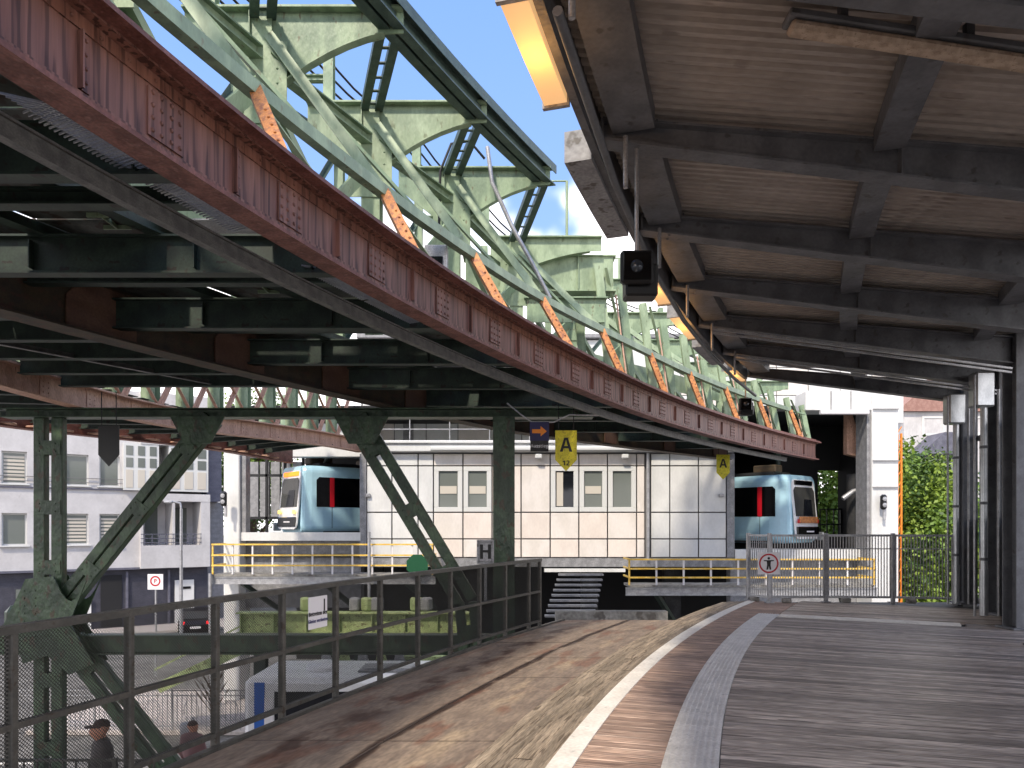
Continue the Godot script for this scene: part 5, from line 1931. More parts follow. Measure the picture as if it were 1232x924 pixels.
# ---------------------------------------------------------------- apartment house across the street
func build_house() -> void:
	var O := V(-27.6, 0, 40.0)
	var Q := V(-18.9, 0, 46.6)
	var ex := (Q - O).normalized()
	var nz := Vector3.UP.cross(ex)
	if nz.z < 0: nz = -nz          # towards the camera
	var L := O.distance_to(Q)
	var T := thing("apartment_house", "white rendered apartment house with dark ground floor across the street", "house", O + Vector3.UP * STREET, "", false)
	var bs := Basis(ex, Vector3.UP, ex.cross(Vector3.UP))
	T.basis = bs
	# local: x along the front, y up from the street, z outwards
	var ys := 3.55          # top of the shop floor
	var wall := func(x0, x1, y0, y1, z0, z1, m, called):
		var mb := MB.new()
		mb.box(Vector3((x0 + x1) / 2, (y0 + y1) / 2, (z0 + z1) / 2), Vector3(x1 - x0, y1 - y0, z1 - z0))
		return part(mb, called, m, T)
	wall.call(-9.0, L, 0.0, ys, -8.0, -0.25, M.shop_dark, "shop_floor")
	# upper wall built from piers and spandrels around openings
	var wins := [[-6.4, -5.2], [-3.0, -1.8], [0.25, 1.4], [3.15, 4.35], [4.9, 5.95]]
	var rows := [[5.0, 6.75], [8.35, 10.1]]
	var lvl := [[ys, 5.0], [6.75, 8.35], [10.1, 14.0]]
	var xe := 7.0
	for l in lvl: wall.call(-9.0, xe, l[0], l[1], -0.35, 0.0, M.render_white, "wall")
	for r in rows:
		var x := -9.0
		for w in wins:
			wall.call(x, w[0], r[0], r[1], -0.35, 0.0, M.render_white, "wall")
			x = w[1]
			var mb := MB.new()
			mb.box(Vector3((w[0] + w[1]) / 2, (r[0] + r[1]) / 2, -0.22), Vector3(w[1] - w[0], r[1] - r[0], 0.06))
			var wn := part(mb, "window", M.frame_white, T)
			mb = MB.new()
			mb.box(Vector3((w[0] + w[1]) / 2, (r[0] + r[1]) / 2, -0.20), Vector3(w[1] - w[0] - 0.18, r[1] - r[0] - 0.18, 0.06))
			part(mb, "pane", M.pane, wn)
			for k in 7:
				if int(w[0] * 10 + r[0]) % 2 == 0:
					mb = MB.new()
					mb.box(Vector3((w[0] + w[1]) / 2, r[0] + 0.25 + k * 0.2, -0.16), Vector3(w[1] - w[0] - 0.2, 0.12, 0.02))
					part(mb, "blind_slat", M.blind, wn)
			mb = MB.new()
			mb.box(Vector3((w[0] + w[1]) / 2, r[0] - 0.04, 0.05), Vector3(w[1] - w[0] + 0.25, 0.07, 0.2))
			part(mb, "sill", M.frame_white, wn)
		wall.call(x, xe, r[0], r[1], -0.35, 0.0, M.render_white, "wall")
	wall.call(-9.0, xe, 3.6, 14.0, -8.0, -0.36, M.joint, "core")
	# string line and thin rail
	wall.call(-9.0, xe + 0.2, 8.12, 8.2, 0.0, 0.1, M.slate, "string_course")
	for y in [8.5, 8.75]: wall.call(-9.0, xe + 0.2, y, y + 0.03, 0.06, 0.1, M.joint, "thin_rail")
	# right bay: loggias and tall bay windows
	wall.call(xe, L, ys, 4.9, -8.0, 0.35, M.render_white, "bay_wall")
	wall.call(xe, L, 7.55, 8.0, -8.0, 0.35, M.render_white, "bay_wall")
	wall.call(xe, L, 10.9, 14.0, -8.0, 0.35, M.render_white, "bay_wall")
	wall.call(xe, L, 4.9, 10.9, -8.0, -1.6, M.render_white, "loggia_back")
	for x in [xe, 8.75, L - 0.55]: wall.call(x, x + (0.14 if x < L - 1 else 0.55), 4.9, 7.55, -1.6, 0.33, M.render_white, "loggia_pier")
	wall.call(7.6, 8.3, 5.0, 7.2, -1.6, -1.52, M.pane, "loggia_door")
	wall.call(9.2, 10.0, 5.0, 7.2, -1.6, -1.52, M.pane, "loggia_door")
	for y in [5.05, 5.3, 5.55]: wall.call(xe, L - 0.5, y, y + 0.04, 0.28, 0.34, M.slate, "balcony_rail")
	for k in 9: wall.call(xe + 0.2 + k * 0.4, xe + 0.24 + k * 0.4, 4.9, 5.6, 0.29, 0.33, M.slate, "baluster")
	for bx in [[xe - 0.9, 8.0], [8.55, L - 0.1]]:
		var x0: float = bx[0]
		var x1: float = bx[1]
		wall.call(x0, x1, 8.15, 10.9, -1.5, 0.30, M.frame_white, "bay_window")
		for i in 3:
			for r in [[8.3, 9.35], [9.5, 10.05], [10.2, 10.75]]:
				var w: float = (x1 - x0) / 3
				wall.call(x0 + i * w + 0.13, x0 + (i + 1) * w - 0.13, r[0], r[1], 0.30, 0.325, M.pane if r[0] > 9 else M.blind, "pane")
	wall.call(L, L + 0.9, 7.6, 14.0, -6.0, -0.4, M.slate, "slate_wing")
	wall.call(L, L + 1.3, 0.0, 7.6, -6.0, -1.4, M.frame_grey, "grey_wing")
	wall.call(-9.0, L, 3.5, 3.62, -0.3, 0.1, M.slate, "band")
	# shop front details
	wall.call(9.0, 10.1, 0.1, 2.75, -0.26, -0.16, M.panels[1], "door")
	wall.call(9.3, 9.9, 2.2, 2.35, -0.16, -0.13, M.black, "door_light")
	wall.call(3.9, 4.5, 0.1, 1.9, -0.24, -0.1, M.panels[1], "poster_stand")
	wall.call(0.9, 1.5, 0.8, 2.6, -0.24, -0.15, M.pane, "shop_window")
	wall.call(1.6, 1.9, 0.6, 2.9, -0.24, -0.12, M.panels[1], "notice")
	wall.call(-3.2, -0.6, 0.5, 2.7, -0.24, -0.15, M.pane_dark, "shop_window")
	for x in [2.7, 6.3, 8.6]: wall.call(x, x + 0.12, 0.0, 3.4, -0.26, -0.12, M.slate, "shop_pilaster")
	wall.call(5.0, 6.1, 0.2, 3.2, -0.3, -0.2, M.dark, "shop_entrance")
	letters("18", 0.45, Transform3D(Basis.IDENTITY, Vector3(3.7, 2.95, -0.2)), M.panels[1], T)

# ---------------------------------------------------------------- greenery and the far house
func leaf_mass(n: int, cen: Vector3, rad: Vector3, size: float, sd: int, lumps: int) -> MB:
	var r := RandomNumberGenerator.new()
	r.seed = sd
	var mb := MB.new()
	var cl := []
	for i in lumps:
		var p := Vector3(r.randfn(), r.randfn(), r.randfn()).normalized() * pow(r.randf(), 0.45)
		cl.append([cen + p * rad, r.randf_range(0.16, 0.34)])
	for i in n:
		var c: Array = cl[r.randi() % lumps]
		var dir := Vector3(r.randfn(), r.randfn(), r.randfn()).normalized()
		var p: Vector3 = c[0] + dir * rad * c[1] * pow(r.randf(), 0.3)
		var a := (dir + Vector3(r.randfn(), r.randfn() + 0.4, r.randfn()) * 0.7).normalized()
		var x := a.cross(Vector3(r.randfn(), r.randfn(), r.randfn())).normalized()
		var y := a.cross(x)
		var s := size * r.randf_range(0.6, 1.3)
		mb.tri(p - x * s * 0.5, p + y * s * 0.9, p + x * s * 0.5)
		mb.tri(p + x * s * 0.5, p - y * s * 0.6, p - x * s * 0.5)
	return mb
func tree(label: String, base: Vector3, h: float, rad: Vector3, sd: int, n: int, mats: Array, cat := "tree") -> void:
	var T := thing("leafy_tree" if cat == "tree" else "hedge", label, cat, base)
	var mb := MB.new()
	var top := base + Vector3.UP * h
	mb.tube([base, base.lerp(top, 0.35) + Vector3(0.1, 0, 0), base.lerp(top, 0.8)], h * 0.035, 8, h * 0.012)
	for k in 5:
		var p := base.lerp(top, 0.3 + k * 0.1)
		mb.tube([p, p + Vector3(cos(k * 2.4) * rad.x * 0.6, h * 0.18, sin(k * 2.4) * rad.z * 0.6)], h * 0.014, 6, h * 0.005)
	part(mb, "trunk", M.bark, T)
	for k in mats.size():
		stuff(part(leaf_mass(int(n / float(mats.size())), top - Vector3.UP * rad.y * 0.75, rad, 0.17 if cat == "tree" else 0.12, sd + k * 17, 90), "crown", mats[k], T))
func build_backdrop() -> void:
	tree("tall pale green hedge beside the depot pillar", V(16.6, STREET, 30.5), 7.6, Vector3(2.9, 4.4, 2.4), 500, 42000, [M.leaf_a, M.leaf_b, M.leaf_c], "hedge")
	tree("sunlit tree seen through the right depot hall", V(17.5, STREET, 38.0), 9.0, Vector3(5.0, 5.0, 2.5), 600, 36000, [M.leaf_b, M.leaf_a])
	tree("tree showing in the gap beside the left depot pillar", V(-19.5, STREET, 56.0), 15.0, Vector3(3.2, 5.2, 3.0), 700, 16000, [M.leaf_b, M.leaf_a, M.leaf_c])
	tree("bushy tree behind the hedge on the right", V(23.0, STREET, 42.0), 8.0, Vector3(4.0, 4.0, 3.0), 800, 20000, [M.leaf_c, M.leaf_a])
	var T := thing("hillside_house", "pale house with red roof behind the hedge on the right", "house", V(28.5, STREET, 50))
	var mb := MB.new()
	mb.span(26.2, 36, STREET, 9.3, 50, 58)
	part(mb, "wall", M.render_white, T)
	mb = MB.new()
	mb.prism(PackedVector2Array([Vector2(25.6, 9.3), Vector2(36.6, 9.3), Vector2(34, 11.6), Vector2(28.2, 11.6)]), V(0, 0, 54), Vector3.RIGHT, Vector3.UP, Vector3(0, 0, 8.6))
	part(mb, "roof", M.roof_tile, T)
	thing_window(T, 27.4, 28.9, 7.7, 9.0, 49.95, 0.15, M.frame_white, M.pane_dark)
	thing_window(T, 30.6, 32.2, 7.7, 9.0, 49.95, 0.15, M.frame_white, M.pane_dark)
	mb = MB.new()
	mb.prism(PackedVector2Array([Vector2(-1.4, 0), Vector2(1.6, 0), Vector2(1.6, 1.4), Vector2(0.2, 1.4)]), V(27.6, 6.3, 49), Vector3.RIGHT, Vector3.UP, Vector3(0, 0, 2.0))
	part(mb, "porch_roof", M.slate, T)
	var P := thing("orange_mast", "slim orange hoist mast standing behind the right depot pillar", "mast", V(14.2, STREET, 27.6))
	mb = MB.new()
	for q in [Vector2(0, 0), Vector2(0.26, 0), Vector2(0, 0.26), Vector2(0.26, 0.26)]: mb.box(V(14.1 + q.x, 0.1, 27.6 + q.y), Vector3(0.06, 9.9, 0.06))
	part(mb, "uprights", M.orange, P)
	mb = MB.new()
	for k in 24:
		var y := -4.3 + k * 0.4
		mb.beam(V(14.1, y, 27.57), V(14.36, y + 0.4, 27.57), 0.03, 0.03)
		mb.beam(V(14.07, y, 27.86), V(14.07, y + 0.4, 27.6), 0.03, 0.03)
	part(mb, "lacing", M.orange, P)

# ---------------------------------------------------------------- light green steelwork under the depot approach
func build_under_structure() -> void:
	var T := thing("approach_girder", "pale lime green plate girder with stiffeners below the left walkway", "girder", V(-4, STREET, 19.5))
	var d := 19.5
	var x0 := at(291, 0, d).x
	var x1 := at(566, 0, d).x
	var y1 := 1.6 - (737 - HZ) / F * d
	var y0 := 1.6 - (761 - HZ) / F * d
	var mb := MB.new()
	mb.span(x0, x1, y0, y1, d, d + 0.02)
	part(mb, "web", M.lime, T)
	for y in [y0, y1]:
		mb = MB.new()
		mb.span(x0 - 0.1, x1 + 0.1, y - 0.02, y + 0.02, d - 0.18, d + 0.2)
		part(mb, "flange", M.lime, T)
	for k in 8:
		mb = MB.new()
		var x := lerpf(x0, x1, k / 7.0)
		mb.span(x - 0.012, x + 0.012, y0 + 0.02, y1 - 0.02, d - 0.13, d)
		part(mb, "stiffener", M.lime, T)
	for k in 3:
		mb = MB.new()
		var x := lerpf(x0 + 0.3, x1 - 0.3, k / 2.0)
		mb.ibeam(V(x, STREET, d + 0.6), V(x, y0, d + 0.6), 0.3, 0.3, 0.02, 0.02, Vector3.BACK)
		part(mb, "leg", M.under_green, T)
	# machinery and fittings on top
	for k in 6:
		mb = MB.new()
		var x: float = at([425, 440, 452, 500, 512, 365][k], 0, d).x
		mb.box(V(x, y1 + 0.2, d + 0.2), Vector3(0.25, 0.35, 0.3), Basis(Vector3.UP, k * 0.7), 0.04)
		part(mb, "bearing_block", M.lime if k % 2 else M.frame_grey, T)
	var S := thing("lower_girder", "second lime green girder with bearing brackets lower under the walkway", "girder", V(-3, STREET, 18.2))
	mb = MB.new()
	var a := at(480, 790, 18.2); var b := at(566, 806, 18.2)
	mb.span(a.x, b.x + 0.5, b.y, a.y, 18.2, 18.4)
	part(mb, "web", M.lime, S)
	for k in 5:
		mb = MB.new()
		mb.prism(PackedVector2Array([Vector2(-0.12, 0), Vector2(0.16, 0), Vector2(0.06, 0.36), Vector2(-0.06, 0.36)]), at(392 + k * 22, 797, 18.2), Vector3.RIGHT, Vector3.UP, Vector3(0, 0, 0.1))
		part(mb, "bracket", M.lime if k % 2 else M.galv, S)
	mb = MB.new()
	mb.ibeam(V(at(360, 0, 18.3).x, -1.75, 18.3), V(0.4, -1.75, 18.3), 0.2, 0.12)
	part(mb, "carrier", M.under_green, S)
	var K := thing("street_stair", "pale green steel stair slanting down to the street behind the iron fence", "stair", at(260, 800, 21))
	for s in [0.0, 1.0]:
		mb = MB.new()
		mb.beam(at(190, 828, 21.0 + s), at(300, 776, 21.0 + s), 0.06, 0.3)
		part(mb, "stringer", M.lime, K)
	for k in 10:
		mb = MB.new()
		var p := at(190, 828, 21.5).lerp(at(300, 776, 21.5), (k + 0.5) / 10.0)
		mb.box(p, Vector3(0.28, 0.04, 1.0))
		part(mb, "tread", M.frame_grey, K)
	mb = MB.new()
	mb.beam(at(186, 806, 20.95), at(292, 752, 20.95), 0.05, 0.05)
	part(mb, "handrail", M.lime, K)
	# curved pipe hook below the walkway and dark haunch
	mb = MB.new()
	var H := thing("walkway_post", "slim grey post standing beneath left end of the yellow walkway", "post", at(252, 760, 24.2))
	mb.tube([at(253, 690, 24.2), V(at(253, 0, 24.2).x, STREET, 24.2)], 0.06, 8)
	part(mb, "shaft", M.galv, H)
	mb = MB.new()
	mb.tube([at(444, 640, 24.0), V(at(444, 0, 24.0).x, -2.0, 24.0)], 0.05, 8)
	part(mb, "stay", M.galv, H)

# ---------------------------------------------------------------- signs
func pennant(u: float, v0: float, v1: float, d: float, wpx: float, m: Material, label: String, text: String, small: String) -> void:
	var s := F / d
	var c := at(u, v0, d)
	var w := wpx / s
	var h := (v1 - v0) / s
	var T := thing("pennant_sign", label, "sign", c, "pointed platform section signs")
	var mb := MB.new()
	mb.prism(PackedVector2Array([Vector2(-w / 2, 0), Vector2(w / 2, 0), Vector2(w / 2, -h * 0.72), Vector2(0, -h), Vector2(-w / 2, -h * 0.72)]), c, Vector3.RIGHT, Vector3.UP, Vector3(0, 0, 0.02))
	part(mb, "plate", m, T)
	if text:
		letters(text, h * 0.34, Transform3D(Basis.IDENTITY, c + Vector3(0, -h * 0.36, 0.014)), M.text_dark, T)
	if small:
		letters(small, h * 0.12, Transform3D(Basis.IDENTITY, c + Vector3(0, -h * 0.80, 0.014)), M.text_dark, T)
	for x in [-0.35, 0.35]:
		mb = MB.new()
		mb.tube([c + Vector3(w * x, -0.02, -0.005), Vector3(c.x + w * x, 3.98, c.z)], 0.008, 6)
		part(mb, "hanger", M.cable, T)
func build_signs() -> void:
	pennant(681, 518, 567, 13.2, 26, M.sign_yellow, "larger yellow pennant sign with black letter A beside the blue arrow sign", "A", "12")
	pennant(870, 547, 577, 22.0, 16, M.sign_yellow, "smaller yellow pennant sign with black letter A near the right train", "A", "")
	pennant(131, 512, 561, 13.2, 25, M.black, "blank dark pennant sign seen from behind on the left", "", "")
	# blue sign with an orange arrow
	var d := 13.2
	var c := at(649, 519, d)
	var T := thing("arrow_sign", "dark blue hanging sign with an orange arrow pointing right", "sign", c)
	var mb := MB.new()
	mb.box(c, Vector3(0.34, 0.33, 0.03))
	part(mb, "plate", M.sign_blue, T)
	mb = MB.new()
	mb.prism(PackedVector2Array([Vector2(-0.13, 0.035), Vector2(0.02, 0.035), Vector2(0.02, 0.09), Vector2(0.13, 0), Vector2(0.02, -0.09), Vector2(0.02, -0.035), Vector2(-0.13, -0.035)]), c + Vector3(0, 0, 0.018), Vector3.RIGHT, Vector3.UP, Vector3(0, 0, 0.006))
	part(mb, "arrow", M.orange, T)
	mb = MB.new()
	mb.box(c + Vector3(0, -0.26, 0), Vector3(0.32, 0.19, 0.028))
	part(mb, "lower_plate", M.dark_wall, T)
	letters("Ausstieg", 0.055, Transform3D(Basis.IDENTITY, c + Vector3(0, -0.26, 0.017)), M.galv, T)
	mb = MB.new()
	mb.tube([at(610, 485, d), at(627, 499, d), at(640, 508, d), at(666, 508, d), at(685, 499, d), at(720, 500, d)], 0.014, 6)
	part(mb, "cable", M.galv, T)
	# H halt board
	c = at(584, 664, 13.0)
	T = thing("halt_board", "grey board with a black letter H at the column foot", "sign", c)
	mb = MB.new()
	mb.box(c, Vector3(0.30, 0.42, 0.05), Basis.IDENTITY, 0.01)
	part(mb, "plate", M.canopy_light, T)
	mb = MB.new()
	for q in [[0, 0.17, 0.24, 0.03], [0, -0.17, 0.24, 0.03], [-0.11, 0, 0.02, 0.36], [0.11, 0, 0.02, 0.36]]: mb.box(c + Vector3(q[0], q[1], 0.026), Vector3(q[2], q[3], 0.006))
	part(mb, "border", M.frame_grey, T)
	letters("H", 0.25, Transform3D(Basis.IDENTITY, c + Vector3(0, 0, 0.03)), M.text_dark, T)
	mb = MB.new()
	mb.box(c + Vector3(0, -0.5, -0.02), Vector3(0.05, 0.7, 0.04))
	part(mb, "stem", M.galv, T)

# ---------------------------------------------------------------- street life
func build_street() -> void:
	# parking sign
	var D := 30.0
	var c := at(187, 700, D)
	var T := thing("parking_sign", "white square no-stopping sign with red ring on a street pole", "sign", V(c.x, STREET, D))
	var mb := MB.new()
	mb.box(c, Vector3(0.62, 0.62, 0.02))
	part(mb, "plate", M.sign_white, T)
	mb = MB.new()
	for i in 32:
		var t0 := TAU * i / 32; var t1 := TAU * (i + 1) / 32
		var o := c + Vector3(0, 0.03, 0.013)
		mb.quad(o + Vector3(cos(t0), sin(t0), 0) * 0.15, o + Vector3(cos(t0), sin(t0), 0) * 0.21, o + Vector3(cos(t1), sin(t1), 0) * 0.21, o + Vector3(cos(t1), sin(t1), 0) * 0.15)
	part(mb, "ring", M.red, T)
	letters("P", 0.16, Transform3D(Basis.IDENTITY, c + Vector3(0, 0.03, 0.014)), M.red, T)
	mb = MB.new()
	mb.tube([V(c.x, STREET, D + 0.04), c + Vector3(0, 0.2, -0.04)], 0.04, 10)
	part(mb, "pole", M.galv, T)
	# street lamp
	c = at(218, 612, 34.0)
	T = thing("street_lamp", "slim grey street lamp post in front of the white house", "street lamp", V(c.x, STREET, 34))
	mb = MB.new()
	mb.tube([V(c.x, STREET, 34), c], 0.09, 10, 0.06)
	part(mb, "post", M.galv, T)
	mb = MB.new()
	mb.tube([c, c + Vector3(-0.05, 0.25, 0.0), c + Vector3(-0.35, 0.32, 0.1)], 0.05, 8)
	mb.box(c + Vector3(-0.5, 0.3, 0.15), Vector3(0.4, 0.12, 0.2), Basis.IDENTITY, 0.04)
	part(mb, "head", M.galv, T)
	# iron fences
	fence(V(-14.3, STREET + 0.13, 21.6), V(-7.0, STREET + 0.13, 21.6), 1.15, "tall grey iron bar fence on the traffic island", M.canopy_light, 0.14)
	fence(V(-7.6, -2.72, 9.4), V(-4.5, -2.72, 9.4), 1.39, "ornamental dark iron fence beside the walking person", M.fence_dark, 0.16)
	bollard()
	car()
	bus()
	# small tree beside the knot
	var s := V(-8.2, STREET, 20.4)
	T = thing("leafless_shrub", "small bare shrub behind the left support column", "shrub", s)
	mb = MB.new()
	for k in 16:
		var a := k * 2.4
		var p := s + Vector3(0, 0.9 + k * 0.05, 0)
		mb.tube([s + Vector3(0, 0.02, 0), p, p + Vector3(cos(a) * 0.5, 0.7, sin(a) * 0.4)], 0.03, 5, 0.008)
	part(mb, "twigs", M.bark, T)

func fence(a: Vector3, b: Vector3, h: float, label: String, m: Material, pitch: float) -> void:
	var T := thing("iron_fence", label, "fence", (a + b) / 2)
	var mb := MB.new()
	for y in [0.12, h - 0.15, h]: mb.beam(a + Vector3.UP * y, b + Vector3.UP * y, 0.035, 0.03)
	part(mb, "rails", m, T)
	var n := int(a.distance_to(b) / pitch)
	for k in n + 1:
		mb = MB.new()
		var p := a.lerp(b, float(k) / n)
		var big := k % 8 == 0
		mb.box(p + Vector3.UP * (h / 2), Vector3(0.05 if big else 0.018, h + (0.06 if big else -0.02), 0.05 if big else 0.018))
		part(mb, "post" if big else "bar", m, T)
		if big and k < n:
			mb = MB.new()
			var q := p + (b - a).normalized() * pitch * 4 + Vector3.UP * h * 0.5
			var pts := []
			for i in 17: pts.append(q + Vector3(cos(TAU * i / 16) * 0.22, sin(TAU * i / 16) * 0.3, 0.02))
			mb.tube(pts, 0.012, 5)
			part(mb, "scroll", m, T)
func bollard() -> void:
	var s := V(-7.9, STREET, 18.5)
	var T := thing("litter_bin", "round grey litter bin on a post behind the railing", "litter bin", s)
	var mb := MB.new()
	mb.tube([s, s + Vector3.UP * 1.3], 0.05, 8)
	part(mb, "post", M.galv, T)
	mb = MB.new()
	mb.lathe(s + Vector3(0.0, 0.55, 0.22), [Vector2(0.0, 0.0), Vector2(0.17, 0.0), Vector2(0.21, 0.6), Vector2(0.19, 0.66), Vector2(0.0, 0.7)], 16)
	part(mb, "bin", M.frame_grey, T)

func car() -> void:
	# local: x along the car, rear towards +z of the view
	var pos := V(at(236, 0, 42.0).x, STREET, 42.0)
	var T := thing("parked_car", "dark parked car with red tail lights by the white house", "car", pos, "", false)
	T.rotation.y = deg_to_rad(112.0)
	var side := PackedVector2Array([Vector2(-2.1, 0.35), Vector2(-2.15, 0.75), Vector2(-2.0, 0.98), Vector2(-1.75, 1.05), Vector2(-1.35, 1.42), Vector2(-0.4, 1.5), Vector2(0.35, 1.45), Vector2(1.0, 1.0), Vector2(1.9, 0.85), Vector2(2.1, 0.6), Vector2(2.08, 0.35), Vector2(1.7, 0.28), Vector2(-1.7, 0.28)])
	var rows := []
	var zs := [-0.86, -0.78, 0.78, 0.86]
	var ins := [0.06, 0.0, 0.0, 0.06]
	var mb := MB.new()
	for i in 4:
		var r := []
		for p in side:
			var k: float = 1.0 - ins[i]
			var tuck := clampf((p.y - 0.95) / 0.55, 0.0, 1.0) * 0.16
			r.append(Vector3(p.x * k, 0.85 + (p.y - 0.85) * k, zs[i] * (1.0 - tuck)))
		rows.append(r)
	for i in 3:
		for k in side.size():
			var j := (k + 1) % side.size()
			mb.out([rows[i][k], rows[i][j], rows[i + 1][j], rows[i + 1][k]], Vector3(0, 0.8, (zs[i] + zs[i + 1]) * 0.5 * 0.8))
	for e in [0, 3]:
		var tri := Geometry2D.triangulate_polygon(side)
		for i in range(0, tri.size(), 3): mb.out([rows[e][tri[i]], rows[e][tri[i + 1]], rows[e][tri[i + 2]]], Vector3(0, 0.8, 0))
	part(mb, "body", flat(Color(0.10, 0.08, 0.09), 0.2, 0.2), T)
	for s in [-1.0, 1.0]:
		mb = MB.new()
		mb.prism(PackedVector2Array([Vector2(-1.45, 1.04), Vector2(0.75, 1.04), Vector2(0.25, 1.38), Vector2(-0.4, 1.43), Vector2(-1.2, 1.36)]), Vector3(0, 0, 0.765 * s), Vector3.RIGHT, Vector3(0, 1, -0.16 * s), Vector3(0, 0, 0.02))
		part(mb, "side_window", M.pane_dark, T)
		for x in [-1.3, 1.35]:
			mb = MB.new()
			mb.lathe(Vector3(x, 0.32, 0.70 * s), [Vector2(0.0, -0.1), Vector2(0.32, -0.1), Vector2(0.32, 0.1), Vector2(0.0, 0.1)], 18, Vector3.BACK)
			var w := part(mb, "wheel", M.tyre, T)
			mb = MB.new()
			mb.lathe(Vector3(x, 0.32, 0.81 * s), [Vector2(0.2, -0.03), Vector2(0.18, 0.0), Vector2(0.0, 0.01)], 14, Vector3.BACK * s)
			part(mb, "rim", M.silver, w)
		mb = MB.new()
		mb.box(Vector3(-2.08, 0.82, 0.66 * s), Vector3(0.1, 0.24, 0.26), Basis.IDENTITY, 0.03)
		part(mb, "tail_light", glow(Color(0.9, 0.06, 0.08), 0.8), T)
	mb = MB.new()
	mb.prism(PackedVector2Array([Vector2(-0.55, 0), Vector2(0.55, 0), Vector2(0.45, 0.40), Vector2(-0.45, 0.40)]), Vector3(-1.80, 1.05, 0), Vector3(0, 0, 1), Vector3(0.95, 0.9, 0).normalized(), Vector3(-0.015, 0.015, 0))
	part(mb, "rear_window", M.pane_dark, T)
	mb = MB.new()
	mb.box(Vector3(-2.15, 0.62, 0), Vector3(0.02, 0.12, 0.52))
	part(mb, "number_plate", M.sign_white, T)

func bus() -> void:
	var x0 := -5.35
	var x1 := 4.5
	var d0 := 14.9
	var d1 := 17.0
	var y := STREET
	var T := thing("white_bus", "white roofed bus with dark windows parked below the platform railing", "bus", V(-0.5, STREET, 16))
	var mb := MB.new()
	mb.span(x0, x1, y + 0.35, y + 2.98, d0, d1, 0.10)
	part(mb, "body", M.white_paint, T)
	mb = MB.new()
	mb.span(x0 + 0.62, x1 - 0.2, y + 1.0, y + 2.72, d0 - 0.012, d0 + 0.02)
	part(mb, "window_band", M.pane_dark, T)
	mb = MB.new()
	mb.span(x0 + 0.22, x0 + 0.42, y + 0.6, y + 2.9, d0 - 0.02, d0 + 0.02)
	part(mb, "blue_panel", M.blue_panel, T)
	mb = MB.new()
	mb.span(x0 + 0.42, x0 + 0.6, y + 1.4, y + 2.6, d0 - 0.018, d0 + 0.02)
	part(mb, "poster", M.sign_white, T)
	for k in 4:
		mb = MB.new()
		mb.span(x0 + 2.0 + k * 1.7, x0 + 2.05 + k * 1.7, y + 1.0, y + 2.72, d0 - 0.02, d0)
		part(mb, "window_bar", M.black, T)
	mb = MB.new()
	mb.lathe(V(-4.0, y + 2.97, 15.9), [Vector2(0.36, 0), Vector2(0.36, 0.10), Vector2(0.28, 0.17), Vector2(0, 0.19)], 24)
	part(mb, "roof_vent", M.white_paint, T)
	mb = MB.new()
	mb.span(-3.2, -2.0, y + 2.98, y + 3.03, 15.5, 16.3, 0.015)
	mb.span(-3.1, -2.1, y + 3.03, y + 3.05, 15.6, 16.2, 0.005)
	part(mb, "roof_hatch", M.frame_grey, T)
	for x in [x0 + 1.6, x1 - 1.8]:
		for dd in [d0 + 0.1, d1 - 0.1]:
			mb = MB.new()
			mb.lathe(V(x, y + 0.48, dd), [Vector2(0, -0.14), Vector2(0.48, -0.14), Vector2(0.48, 0.14), Vector2(0, 0.14)], 20, Vector3.BACK)
			part(mb, "wheel", M.tyre, T)
	for dd in [d0 + 0.35, d1 - 0.35]:
		mb = MB.new()
		mb.box(V(x0 - 0.005, y + 0.8, dd), Vector3(0.03, 0.22, 0.34), Basis.IDENTITY, 0.01)
		part(mb, "headlight", M.sign_white, T)

